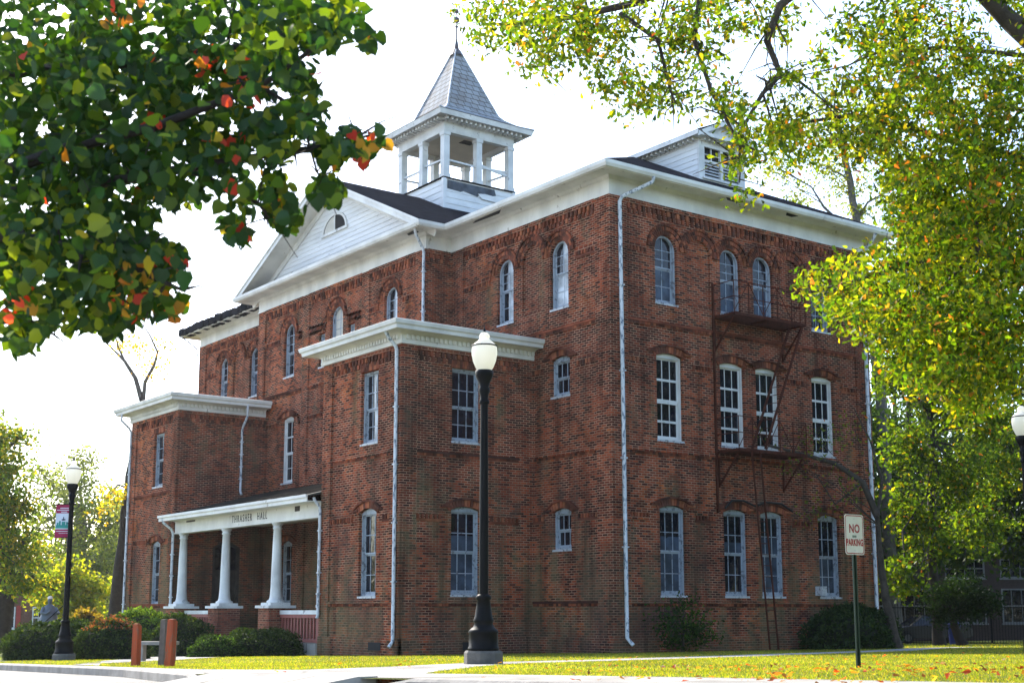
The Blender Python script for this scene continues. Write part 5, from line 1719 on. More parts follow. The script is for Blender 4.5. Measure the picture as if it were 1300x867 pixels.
tree('broadleaf_tree', 'half bare leaning tree with sparse leaves against the corner of the hall',
     [gpx(1131, 43.6), at(1124, 760, 43.6), at(1117, 700, 43.5), at(1114, 655, 43.4)], 0.165,
     [pc(1040, 560, 42.8, 34, 26), pc(1000, 585, 42.8, 26, 24), pc(1070, 620, 42.8, 26, 24), pc(960, 555, 42.8, 22, 14), pc(1085, 545, 42.8, 20, 30), pc(1030, 650, 42.8, 26, 18), pc(1090, 680, 42.8, 18, 20)],
     620, 0.12, [(0.06, 0.09, 0.02), (0.11, 0.14, 0.025), (0.3, 0.09, 0.03)], [5, 3, .2], bark='bark', clump=0.3, seed=34, start=0.8, limb_r=0.3, tip=0.014, group='slender trees by the hall', shape='oak',
     extra_limbs=[([at(1114, 655, 43.0), at(1095, 612, 43.0), at(1060, 588, 43.0), at(1010, 574, 43.0), at(955, 560, 42.6)], .115, .035), ([at(1095, 612, 43.0), at(1060, 640, 43.0), at(1035, 600, 42.9)], .05, .016),
                  ([at(1114, 655, 43.0), at(1120, 610, 43.0), at(1105, 560, 43.0), at(1085, 520, 43.0)], .06, .016)])
tree('small_tree', 'small round headed evergreen on a short forked trunk before the railings',
     [gpx(1213, 53), at(1212, 795, 53), at(1208, 775, 53), at(1207, 760, 53)], 0.20,
     [pc(1222, 765, 53, 36, 24), pc(1198, 768, 53, 24, 22), pc(1247, 765, 53, 22, 20), pc(1222, 748, 53, 26, 16)],
     9000, 0.11, [(0.008, 0.020, 0.006), (0.013, 0.03, 0.007), (0.022, 0.045, 0.01)], [4, 3, 1], mat='leafdark', bark='barkdark', clump=0.22, nclump=30, seed=35, shell=0.33)

tree('broadleaf_tree', 'deep green tree filling the gap beyond the low brown building',
     [gpx(1150, 104), at(1150, 720, 104), at(1152, 600, 104), at(1155, 480, 104)], 0.5,
     [pc(1140, 560, 104, 50), pc(1190, 600, 104, 55), pc(1130, 640, 104, 45), pc(1180, 680, 104, 50), pc(1150, 740, 104, 45), pc(1230, 660, 106, 55), pc(1250, 580, 106, 60), pc(1180, 500, 105, 55), pc(1210, 745, 104, 45), pc(1280, 720, 106, 50), pc(1120, 750, 104, 30)],
     19000, 0.36, [(0.02, 0.042, 0.008), (0.032, 0.06, 0.009), (0.06, 0.09, 0.01)], [4, 3, 2], bark='barkdark', clump=0.7, nclump=34, seed=36, group=RG)

for i, (x, y, h, r) in enumerate(((22, 25, 19, 7), (33, 27, 22, 8), (44, 30, 23, 8), (56, 42, 23, 9), (70, 44, 23, 9), (27, 38, 22, 8), (42, 42, 24, 9))):  # added trees, mostly hidden by the hall, that shade the right background
    b = Vector((x, y, gz(x, y))); rnd = random.Random(300 + i)
    cl = [(x + rnd.uniform(-.6, .6) * r, y + rnd.uniform(-.6, .6) * r, b.z + h * rnd.uniform(.2, .85), r * .5, r * .5, h * .16) for _ in range(14)]
    tree('broadleaf_tree', 'dark leafy tree added behind the hall to shade the right background', [b, b + Vector((.1, .1, h * .3)), b + Vector((-.2, .2, h * .6)), b + Vector((0, 0, h * .9))], 0.45, cl, 9000, 0.5,
         [(0.02, 0.042, 0.008), (0.032, 0.06, 0.009), (0.06, 0.09, 0.01)], [4, 3, 1], mat='leafdark', bark='barkdark', clump=0.6, seed=300 + i, group='shading trees added behind the hall')

# left of the hall
LG = 'trees beyond the street on the left'
tree('broadleaf_tree', 'yellowing tree with a thick dark trunk at the left edge',
     [gpx(10, 68), at(8, 740, 68), at(2, 660, 68), at(-8, 560, 68), at(-20, 480, 68)], 0.55,
     [pc(10, 590, 67, 32), pc(-20, 560, 68, 40), pc(22, 555, 67, 20), pc(15, 640, 66, 32), pc(35, 690, 66, 28), pc(0, 700, 66, 32), pc(28, 735, 65.5, 26), pc(55, 745, 66, 16), pc(-10, 640, 66, 40)],
     9500, 0.21, [(0.09, 0.14, 0.02), (0.14, 0.17, 0.022), (0.06, 0.10, 0.02), (0.32, 0.25, 0.03)], [4, 3, 3, 2.4], bark='barkdark', clump=0.36, nclump=34, seed=41, group=LG)
tree('live_oak', 'wide grey green oak with mossy boughs behind the banner',
     [gpx(92, 100), at(95, 740, 100), at(100, 690, 100), at(104, 640, 100)], 0.9,
     [pc(95, 625, 98, 32), pc(70, 660, 97, 32), pc(115, 665, 97, 36), pc(130, 720, 96, 38), pc(85, 715, 96, 34), pc(150, 660, 99, 30), pc(60, 610, 100, 26), pc(105, 590, 100, 24), pc(140, 760, 96, 34), pc(50, 720, 96, 30)],
     11000, 0.25, [(0.12, 0.14, 0.09), (0.15, 0.17, 0.10), (0.09, 0.115, 0.07), (0.15, 0.19, 0.05)], [4, 3, 3, 1], bark='barkpale', clump=0.5, nclump=30, seed=42, group=LG, tip=0.06)
tree('leaning_tree', 'leaning dark trunk with a forked bare top and few yellow leaves by the left tower',
     [gpx(148, 72), at(147, 775, 72), at(150, 730, 72), at(157, 680, 72), at(163, 620, 72), at(172, 560, 72), at(182, 515, 72), at(179, 498, 72)], 0.37,
     [pc(140, 632, 71.5, 18, 12), pc(158, 625, 71.5, 14, 12), pc(165, 440, 72, 24, 12), pc(190, 465, 72, 14, 18), pc(128, 650, 71, 12, 9), pc(205, 440, 72, 10, 16)],
     700, 0.19, [(0.32, 0.25, 0.03), (0.36, 0.2, 0.03), (0.2, 0.2, 0.03)], [4, 2, 2], bark='barkdark', clump=0.35, seed=43, start=0.9, limb_r=0.2, group=LG, limbs=False, extra_limbs=())
o_ = [o for o in bpy.data.objects if o.name == 'leaning_tree'][0]
bb = Vector(o_.location)
for poly, ra, rb in (([(181, 512), (172, 480), (158, 458), (148, 448), (127, 428)], .15, .03), ([(181.5, 514), (184, 485), (196, 463), (200, 447), (190, 425), (176, 405)], .12, .02), ([(158, 458), (150, 440), (146, 425), (138, 405)], .07, .02), ([(163, 620), (150, 615), (138, 630)], .08, .03)):
    mb = MB(); P = [at(x, y, 72) - bb for x, y in poly]; mb.tube(P, [ra + (rb - ra) * i / (len(P) - 1) for i in range(len(P))], 7)
    mb.build('bough', M['barkpale'], o_)
tree('broadleaf_tree', 'low tree full of lime yellow leaves between the banner lamp and the house',
     [gpx(85, 80), at(86, 770, 80), at(88, 740, 80), at(90, 715, 80)], 0.25,
     [pc(70, 745, 80, 22), pc(95, 735, 80, 22), pc(110, 765, 80, 20), pc(60, 765, 80, 14), pc(90, 765, 80, 22), pc(125, 745, 80, 16)],
     6500, 0.22, [(0.18, 0.2, 0.022), (0.26, 0.24, 0.03), (0.12, 0.17, 0.02)], [4, 3, 3], bark='barkdark', clump=0.35, seed=44, group=LG)
hedge('shrub', 'loose orange brown shrub behind the clipped hedge on the left', gpx(118, 62).xy, 1.3, 0.9, 1.9, 0.3, 2600, 0.19, [(0.16, 0.105, 0.03), (0.12, 0.10, 0.025), (0.18, 0.13, 0.03)], [2, 2, 2], 45, 'shrub', 2.0, 'leaf')
tree('broadleaf_tree', 'pale hazy tree showing between the leaning trunk and the left tower',
     [gpx(175, 118), at(176, 740, 118), at(172, 680, 118), at(170, 630, 118)], 0.5,
     [pc(150, 640, 118, 26), pc(170, 680, 118, 26), pc(140, 690, 118, 24), pc(165, 730, 118, 26), pc(185, 650, 118, 30), pc(195, 720, 118, 30)],
     7000, 0.3, [(0.10, 0.13, 0.05), (0.13, 0.16, 0.05), (0.2, 0.2, 0.04)], [3, 3, 1], bark='barkpale', clump=0.5, seed=46, group=LG)

# autumn air: a thin even haze over the whole place
def haze():
    mb = MB(); mb.box(-420, 420, -420, 420, -60, 60)
    o = mb.build('haze', None)
    mt = bpy.data.materials.new('haze'); mt.use_nodes = True
    n = mt.node_tree.nodes; l = mt.node_tree.links
    n.remove(n['Principled BSDF'])
    v = n.new('ShaderNodeVolumePrincipled')
    v.inputs['Color'].default_value = (0.92, 0.95, 1.0, 1); v.inputs['Density'].default_value = 0.00012; v.inputs['Anisotropy'].default_value = 0.55
    l.new(v.outputs[0], n['Material Output'].inputs['Volume'])
    o.data.materials.clear(); o.data.materials.append(mt)
    o['kind'] = 'stuff'
haze()

# far woods closing the horizon
def wood():
    rng = np.random.default_rng(51)
    P, C = [], []
    for i in range(150):
        ang = math.radians(rng.uniform(-62, 62)); d = rng.uniform(150, 230)
        c = lw(d * math.sin(ang), d * math.cos(ang), 0)
        h = rng.uniform(9, 15); r = rng.uniform(4, 8)
        n = 420
        q = rng.normal(size=(n, 3)); q /= np.linalg.norm(q, axis=1, keepdims=True)
        q *= (rng.random((n, 1)) ** 0.4)
        p = np.array([c.x, c.y, gz(c.x, c.y) + h * 0.5]) + q * np.array([r, r, h * 0.52])
        P.append(p)
        t = rng.uniform(.7, 1.3)
        C.append(palette(n, rng, [(0.06, 0.085, 0.03), (0.085, 0.11, 0.03), (0.14, 0.13, 0.035)], [3, 3, 1]) * t)
    o = leaf_obj('distant_woods', np.concatenate(P), 1.1, np.concatenate(C), M['leaf'], None, 'diamond', rng)
    tag(o, kind='stuff')
wood()

# ------------------------------------------------------------------ clipped hedges and shrubs
DG = [(0.018, 0.034, 0.014), (0.028, 0.05, 0.017), (0.04, 0.065, 0.02), (0.06, 0.085, 0.03)]
LGc = [(0.07, 0.13, 0.025), (0.05, 0.10, 0.025), (0.035, 0.07, 0.02)]
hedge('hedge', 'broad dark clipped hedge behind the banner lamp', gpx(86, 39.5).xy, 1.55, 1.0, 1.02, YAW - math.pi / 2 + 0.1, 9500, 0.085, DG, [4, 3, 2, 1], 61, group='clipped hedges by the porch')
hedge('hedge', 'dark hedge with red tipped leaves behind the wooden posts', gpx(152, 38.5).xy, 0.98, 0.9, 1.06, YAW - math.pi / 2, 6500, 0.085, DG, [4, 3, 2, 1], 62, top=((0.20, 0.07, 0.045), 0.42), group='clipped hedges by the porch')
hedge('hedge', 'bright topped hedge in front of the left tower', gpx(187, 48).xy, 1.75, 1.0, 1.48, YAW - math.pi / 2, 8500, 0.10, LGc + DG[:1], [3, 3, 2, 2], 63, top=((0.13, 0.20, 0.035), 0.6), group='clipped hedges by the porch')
hedge('hedge', 'dark rounded hedge before the porch columns', gpx(236, 46.5).xy, 1.05, 0.95, 1.30, YAW - math.pi / 2, 6000, 0.09, DG, [4, 3, 2, 1], 64, group='clipped hedges by the porch')
hedge('hedge', 'low light edged hedge beside the porch steps', gpx(284, 42.5).xy, 0.86, 0.8, 0.60, YAW - math.pi / 2, 5200, 0.075, LGc + DG[:2], [2, 3, 3, 4, 3], 65, group='clipped hedges by the porch')
hedge('hedge', 'taller dark hedge under the porch balustrade', gpx(337, 43).xy, 1.22, 0.9, 0.78, YAW - math.pi / 2, 7000, 0.08, DG, [4, 3, 3, 1], 66, group='clipped hedges by the porch')
hedge('hedge', 'dark overgrown hedge along the foot of the right face', (9.0, -0.95), 1.9, 0.75, 1.25, 0.0, 8000, 0.10, DG[:3], [4, 3, 1], 67, group='bushes against the right face')
tree('shrub', 'straggly green shrub beside the corner drainpipe',
     [Vector((1.9, -0.75, -0.03)), Vector((1.95, -0.75, 0.6)), Vector((2.0, -0.7, 1.2))], 0.05,
     [(1.5, -.75, .75, .5, .4, .5), (2.3, -.75, .7, .5, .4, .5), (2.0, -.7, 1.3, .35, .3, .4), (2.7, -.7, .5, .4, .35, .4), (1.2, -.75, 1.1, .25, .2, .3), (2.0, -.7, .4, .7, .4, .4)],
     1300, 0.12, [(0.02, 0.05, 0.01), (0.035, 0.075, 0.012), (0.014, 0.032, 0.008)], [3, 2, 3], cat='shrub', clump=0.2, seed=68, shape='oak')

# ------------------------------------------------------------------ street lamps
def make_lamp():
    root = empty('street_lamp')
    mb = MB()
    mb.lathe([(0.0, -0.25), (0.315, -0.25), (0.315, 0.20), (0.29, 0.235), (0.0, 0.235)], 8, sm=False)
    mb.build('plinth', M['plinth'], root)
    mb = MB()
    mb.lathe([(0.0, 0.236), (0.25, 0.236), (0.25, 0.28), (0.235, 0.30), (0.235, 0.50), (0.245, 0.53), (0.215, 0.57), (0.165, 0.61), (0.15, 0.66), (0.165, 0.70), (0.165, 0.72), (0.145, 0.76), (0.12, 0.92), (0.105, 1.03), (0.125, 1.05), (0.125, 1.09), (0.09, 1.12)], 24, fl=(0, .06, .30, .5))
    mb.build('base', M['iron'], root)
    mb = MB()
    mb.lathe([(0.078, 1.10), (0.076, 2.0), (0.062, 4.15), (0.062, 4.25)], 24, fl=(0, .07, 1.0, 4.2))
    mb.build('post', M['iron'], root)
    mb = MB()
    mb.lathe([(0.064, 4.2), (0.085, 4.22), (0.085, 4.26), (0.066, 4.29), (0.07, 4.36), (0.095, 4.42), (0.095, 4.46), (0.075, 4.49), (0.10, 4.58), (0.14, 4.66), (0.15, 4.70), (0.15, 4.76), (0.13, 4.77), (0.0, 4.77)], 20)
    mb.build('collar', M['iron'], root)
    mb = MB()
    mb.lathe([(0.118, 4.771), (0.15, 4.82), (0.19, 4.92), (0.212, 5.03), (0.214, 5.10), (0.205, 5.165)], 24)
    mb.lathe([(0.20, 5.185), (0.165, 5.225), (0.115, 5.26), (0.085, 5.29), (0.078, 5.31), (0.092, 5.33), (0.085, 5.36), (0.05, 5.40), (0.03, 5.41)], 24)
    gl = mb.build('globe', M['globe'], root)
    mb = MB()
    mb.lathe([(0.207, 5.163), (0.216, 5.166), (0.216, 5.184), (0.20, 5.187)], 24)
    mb.build('band', M['iron'], gl)
    mb = MB()
    mb.lathe([(0.034, 5.405), (0.036, 5.42), (0.016, 5.43), (0.026, 5.45), (0.012, 5.47), (0.006, 5.52), (0.0, 5.53)], 12)
    mb.build('finial', M['iron'], root)
    return root
LAMPG = 'acorn street lamps'
lamp = make_lamp()
lamp.location = (-12.55, -11.40, gz(-12.55, -11.4) - 0.02)
tag(lamp, 'black lamp post with a glowing white acorn globe in front of the brick hall', 'street lamp', LAMPG)
l2 = copy_tree(lamp); p = gpx(91, 36.8); l2.location = (p.x, p.y, p.z - 0.05)
tag(l2, 'black lamp post carrying the crimson banner beside the dark hedge', 'street lamp', LAMPG)
p = at(1296, 510, 28.4); l3 = copy_tree(lamp); l3.location = (p.x, p.y, p.z - 5.50)
tag(l3, 'black lamp post at the right edge in front of the green trees', 'street lamp', LAMPG)

# banner
bt = at(93.5, 640, 36.8)
BN = empty('banner', (bt.x, bt.y, bt.z))
BN.rotation_euler = (0, 0, YAW - math.pi / 2)          # local -y faces the street
tag(BN, 'crimson and white street banner with a teal picture hung on the lamp post', 'banner')
bw, bhh = 0.45, 0.90
mb = MB()
n = 10
def sway(u, v): return 0.02 * math.sin(u * 5 + v * 4)
def bpatch(u0, u1, v0, v1, off, mi):
    for i in range(6):
        for j in range(4):
            q = []
            for du, dv in ((0, 0), (1, 0), (1, 1), (0, 1)):
                u = u0 + (u1 - u0) * (i + du) / 6; v = v0 + (v1 - v0) * (j + dv) / 4
                q.append((-bw + bw * u - 0.02, -off + sway(u, v), -bhh * v))
            mb.add(q, [(0, 1, 2, 3)], mi)
crim = simple('crimson_cloth', (0.33, 0.012, 0.07), 0.8, 0.1, 3.0); wcl = simple('white_cloth', (0.62, 0.66, 0.74), 0.8, 0.08, 3.0); teal = simple('teal_print', (0.04, 0.30, 0.27), 0.8, 0.3, 14.0); navy = simple('navy_print', (0.03, 0.05, 0.10), 0.8, 0.1)
bpatch(0, 1, 0, 0.27, 0, 0); bpatch(0, 1, 0.27, 0.75, 0, 1); bpatch(0, 1, 0.75, 1.0, 0, 0)
bpatch(0.06, 0.96, 0.165, 0.185, 0.004, 1)
for v in (0.80,): bpatch(0.08, 0.94, v, v + 0.02, 0.004, 1)
bpatch(0.02, 0.98, 0.62, 0.72, 0.004, 2)
for u, v0, w in ((0.08, 0.55, .12), (0.22, 0.50, .12), (0.40, 0.52, .22), (0.66, 0.53, .10), (0.78, 0.5, .16)): bpatch(u, u + w, v0, 0.62, 0.004, 2)
for u, v, w, h in ((0.42, 0.44, .16, .05), (0.47, 0.38, .06, .06), (0.74, 0.55, .16, .05), (0.8, 0.60, .04, .05), (0.36, 0.455, .28, .02)): bpatch(u, u + w, v, v + h, 0.008, 3)
# two lines too small to read
rb_ = random.Random(5)
for v, u0, u1, h in ((0.10, .25, .8, .035), (0.215, .33, .68, .035), (0.86, .25, .75, .018)):
    u = u0
    while u < u1:
        w = rb_.uniform(.02, .045); bpatch(u, u + w, v, v + h, 0.004, 1); u += w + 0.018
mb.build('cloth', [crim, wcl, teal, navy], BN)
mb = MB()
mb.bar((-bw - 0.03, 0, 0.0), (0.06, 0, 0.0), 0.025); mb.build('arm', M['iron'], BN)
mb = MB(); mb.bar((-bw - 0.03, 0, -bhh), (0.06, 0, -bhh), 0.02); mb.build('arm', M['iron'], BN)

# ------------------------------------------------------------------ no parking sign
sp = gpx(1082, 15.86)
SG = empty('parking_sign', (sp.x, sp.y, sp.z))
SG.rotation_euler = (0, 0, 0.0)
tag(SG, 'white NO PARKING sign with red lettering on a green post in the lawn', 'sign')
zt = at(1082, 653, 15.86).z - sp.z; zb_ = at(1082, 704, 15.86).z - sp.z
mb = MB()   # U channel
for (x0_, x1_, y0_, y1_) in ((-0.014, 0.014, 0.02, 0.024), (-0.018, -0.014, -0.004, 0.024), (0.014, 0.018, -0.004, 0.024), (-0.034, -0.018, -0.006, -0.002), (0.018, 0.034, -0.006, -0.002)):
    mb.box(x0_, x1_, y0_, y1_, -0.4, zt - 0.06)
mb.build('post', M['postgreen'], SG)
def rrect(w, h, r, n=5):
    P = []
    for cx_, cz_, a0 in ((w / 2 - r, h / 2 - r, 0), (-w / 2 + r, h / 2 - r, 90), (-w / 2 + r, -h / 2 + r, 180), (w / 2 - r, -h / 2 + r, 270)):
        for i in range(n + 1):
            a = math.radians(a0 + 90 * i / n); P.append((cx_ + r * math.cos(a), cz_ + r * math.sin(a)))
    return P
SW, SH = 0.335, zt - zb_
zc = (zt + zb_) / 2
fs_ = Fr(0, -0.012, (1, 0), (0, -1))
mb = MB(); fs_.prism(mb, [(u, zc + z) for u, z in rrect(SW, SH, 0.035)], -0.002, 0.001)
pl = mb.build('plate', M['signwhite'], SG)
mb = MB()
a_ = rrect(SW - 0.02, SH - 0.02, 0.03); b2 = rrect(SW - 0.042, SH - 0.042, 0.022)
for i in range(len(a_)):
    j = (i + 1) % len(a_)
    mb.quad(fs_.p(a_[i][0], .0016, zc + a_[i][1]), fs_.p(a_[j][0], .0016, zc + a_[j][1]), fs_.p(b2[j][0], .0016, zc + b2[j][1]), fs_.p(b2[i][0], .0016, zc + b2[i][1]))
mb.build('border', M['signred'], pl)
cu_rot = (math.pi / 2, 0, 0)
def sign_word(s, size, z, sx):
    cu = bpy.data.curves.new('word', 'FONT'); cu.body = s; cu.size = size; cu.extrude = 0.0006; cu.offset = 0.0042; cu.align_x = 'CENTER'; cu.align_y = 'CENTER'; cu.space_character = 1.08; cu.resolution_u = 3
    to = bpy.data.objects.new('word', cu); COL.objects.link(to); bpy.context.view_layer.update()
    me = bpy.data.meshes.new_from_object(to.evaluated_get(bpy.context.evaluated_depsgraph_get())); bpy.data.objects.remove(to)
    o = bpy.data.objects.new('word', me); COL.objects.link(o); me.materials.clear(); me.materials.append(M['signred'])
    o.location = (0, -0.0145, z); o.rotation_euler = cu_rot; o.scale = (sx, 1, 1); o.parent = SG
    return o
sign_word('NO', 0.135, zc + 0.065, 0.86)
sign_word('PARKING', 0.108, zc - 0.095, 0.62)
mb = MB(); fs_.box(mb, -0.04, 0.035, 0.0012, 0.002, zc - 0.035, zc - 0.008); mb.build('sticker', simple('faded_sticker', (0.22, 0.26, 0.20), 0.6, 0.5, 40.0), pl)
for z in (zt - 0.05, zb_ + 0.05):
    mb = MB(); mb.lathe([(0.0, 0.0), (0.007, 0.0), (0.006, 0.004), (0.0, 0.005)], 8); b_o = mb.build('bolt', M['sill'], SG); b_o.location = (0, -0.0135, z); b_o.rotation_euler = (math.pi / 2, 0, 0)

# ------------------------------------------------------------------ wooden posts at the walk
PG = 'timber posts at the walk'
def timber(label, p, h, w, tilt, rz, mt='redwood'):
    mb = MB()
    k = 0.88
    mb.hexa([(-w / 2, -w / 2, -0.3), (w / 2, -w / 2, -0.3), (w / 2, w / 2, -0.3), (-w / 2, w / 2, -0.3), (-w / 2 * k, -w / 2 * k, h), (w / 2 * k, -w / 2 * k, h - 0.015), (w / 2 * k, w / 2 * k, h), (-w / 2 * k, w / 2 * k, h + 0.012)])
    mb.hexa([(-w / 2 * .7, -w / 2 * .7, h + .011), (w / 2 * .7, -w / 2 * .7, h - .003), (w / 2 * .7, w / 2 * .7, h + .011), (-w / 2 * .7, w / 2 * .7, h + .011), (-w / 2 * .5, -w / 2 * .5, h + .02), (w / 2 * .5, -w / 2 * .5, h + .02), (w / 2 * .5, w / 2 * .5, h + .02), (-w / 2 * .5, w / 2 * .5, h + .02)])
    o = mb.build('timber_post', M[mt]); o.location = p; o.rotation_euler = (0.0, tilt, rz)
    tag(o, label, 'post', PG)
timber('single upright red timber post left of the pair', gpx(181, 24.7), 0.73, 0.125, 0.0, 0.5)
timber('leaning red timber post beside a greyer one', gpx(223, 23.4), 0.78, 0.135, 0.06, 0.55)
timber('weathered grey timber post close beside the leaning red one', gpx(214.5, 24.6), 0.80, 0.12, 0.02, 0.5, 'greywood')
# low concrete bench
c = gpx(206, 33)
BE = empty('bench', (c.x, c.y, c.z)); BE.rotation_euler = (0, 0, YAW - math.pi / 2)
tag(BE, 'low concrete bench in the shade of the hedge behind the posts', 'bench')
mb = MB(); mb.box(-0.5, 0.5, -0.2, 0.2, 0.38, 0.46); mb.build('seat', M['kerb'], BE)
for x in (-0.36, 0.36):
    mb = MB(); mb.box(x - 0.08, x + 0.08, -0.16, 0.16, -0.2, 0.379); mb.build('leg', M['kerb'], BE)

# ------------------------------------------------------------------ the other side of the street corner: trees that stand beside the lawn
SG2 = 'shade trees along the side lawn'
def shade_tree(label, x, y, h, r, seed):
    b = Vector((x, y, gz(x, y)))
    rnd = random.Random(seed)
    cl = [(x + rnd.uniform(-.6, .6) * r, y + rnd.uniform(-.6, .6) * r, b.z + h * rnd.uniform(.22, .9), r * .5, r * .5, h * .17) for _ in range(15)]
    tree('broadleaf_tree', label, [b, b + Vector((.1, .1, h * .3)), b + Vector((-.2, .2, h * .6)), b + Vector((0, 0, h * .9))], 0.4, cl, 9000, 0.5,
         [(0.022, 0.045, 0.009), (0.035, 0.06, 0.01), (0.06, 0.085, 0.01)], [3, 3, 1], mat='leafdark', bark='barkdark', clump=0.6, seed=seed, group=SG2)
for i, (x, y, h, r) in enumerate(((13, -20, 15, 5.5), (22, -16, 15, 5.5), (5, -27, 15, 5.5), (31, -18, 17, 6.0), (26, -27, 16, 6.0), (38, -22, 18, 6.5), (36, -38, 18, 7.0), (17, -38, 15, 6.0), (50, -30, 19, 7.0), (2, -46, 16, 6.5), (48, -48, 20, 8), (60, -16, 18, 7))):
    shade_tree('full green shade tree across the side lawn from the fire escape', x, y, h, r, 80 + i)

# ------------------------------------------------------------------ right background: railings, low building, car, bin
a = gpx(1118, 66); b_ = gpx(1420, 63)
FN = empty('iron_fence', a); tag(FN, 'black iron picket fence behind the small round evergreen', 'fence')
d = (b_ - a); L = d.length; ang = math.atan2(d.y, d.x); FN.rotation_euler = (0, 0, ang)
mb = MB()
k = int(L / 0.13)
for i in range(k):
    x = L * (i + 0.5) / k
    mb.bar((x, 0, -0.4), (x, 0, 1.95), 0.022)
for z in (0.1, 1.75): mb.box(0, L, -0.02, 0.02, z, z + 0.04)
mb.build('pickets', M['iron'], FN)
for i in range(int(L / 2.4) + 1):
    x = min(L, i * 2.4)
    mb = MB(); mb.box(x - 0.035, x + 0.035, -0.036, 0.036, -0.5, 2.08); mb.lathe([(0.05, 2.08), (0.05, 2.11), (0.0, 2.16)], 8, (x, 0, 0)); mb.build('post', M['iron'], FN)

def gable_house(name, label, c, rz, w, dpt, h, rh, wallm, roofm, wins, doors=(), extras=None, cat='house', fm='white2'):
    """front faces local -y; c is the middle of the front"""
    H = empty(name, c, rz); tag(H, label, cat)
    ops = [(x, ww, zb, hh, 0) for x, ww, zb, hh in wins]
    fr = Fr(0, 0, (1, 0), (0, -1))
    mb = MB(); wall_sheet(mb, fr, -w / 2, w / 2, -1.5, h, ops, 0.15)
    mb.build('wall', wallm, H)
    mb = MB()
    mb.box(-w / 2 + 0.001, w / 2 - 0.001, 0.16, dpt, -1.5, h)
    mb.add([(-w / 2, 0.1, h), (-w / 2, dpt, h), (-w / 2, dpt / 2, h + rh)], [(0, 1, 2)]); mb.add([(w / 2, 0.1, h), (w / 2, dpt, h), (w / 2, dpt / 2, h + rh)], [(0, 1, 2)])
    mb.build('wall', wallm, H)
    mb = MB()
    roof_poly(mb, [[(-w / 2 - .4, -.5, h - .1), (w / 2 + .4, -.5, h - .1), (w / 2 + .4, dpt / 2, h + rh + .05), (-w / 2 - .4, dpt / 2, h + rh + .05)],
                   [(-w / 2 - .4, dpt + .5, h - .1), (-w / 2 - .4, dpt / 2, h + rh + .05), (w / 2 + .4, dpt / 2, h + rh + .05), (w / 2 + .4, dpt + .5, h - .1)]], 0.12)
    mb.build('roof', roofm, H)
    for x, ww, zb, hh in wins:
        mb = MB()
        t = 0.10
        for (x0_, x1_, z0_, z1_) in ((x - ww / 2, x - ww / 2 + t, zb, zb + hh), (x + ww / 2 - t, x + ww / 2, zb, zb + hh), (x - ww / 2 + t, x + ww / 2 - t, zb, zb + t), (x - ww / 2 + t, x + ww / 2 - t, zb + hh - t, zb + hh), (x - ww / 2 + t, x + ww / 2 - t, zb + hh / 2 - .04, zb + hh / 2 + .04)):
            fr.box(mb, x0_, x1_, -0.11, 0.03, z0_, z1_)
        nv = max(2, int(ww / 0.55))
        for i in range(1, nv): fr.box(mb, x - ww / 2 + ww * i / nv - .02, x - ww / 2 + ww * i / nv + .02, -0.1, 0.0, zb + t, zb + hh - t)
        wi = mb.build('window', M[fm], H)
        mb = MB(); fr.box(mb, x - ww / 2, x + ww / 2, -0.14, -0.112, zb, zb + hh); mb.build('pane', M['glass'], wi)
        mb = MB(); fr.box(mb, x - ww / 2 - .08, x + ww / 2 + .08, -0.1, 0.1, zb - .1, zb - .002); mb.build('sill', M[fm], wi)
    return H
hb = simple('plain_brown_brick', (0.19, 0.085, 0.055), 0.9, 0.35, 7.0)
hd_ = simple('dark_brown_brick', (0.055, 0.034, 0.028), 0.9, 0.35, 7.0)
c = gpx(1290, 92); 
gable_house('school_building', 'low brown building with long white framed windows behind the iron fence', Vector((c.x, c.y, c.z - 0.1)), YAW - math.pi / 2 - 0.15, 26, 10, 6.0, 2.2, hd_, M['slate'],
            [(-10.3, 2.6, 1.2, 2.3), (-7.0, 2.6, 1.2, 2.3), (-3.6, 2.6, 1.2, 2.3), (0.0, 2.6, 1.2, 2.3), (3.4, 2.6, 1.2, 2.3), (-10.3, 2.6, 4.2, 1.3), (-3.6, 2.6, 4.2, 1.3), (0.0, 2.6, 4.2, 1.3), (3.4, 2.6, 4.2, 1.3)], cat='building', fm='dimpaint')

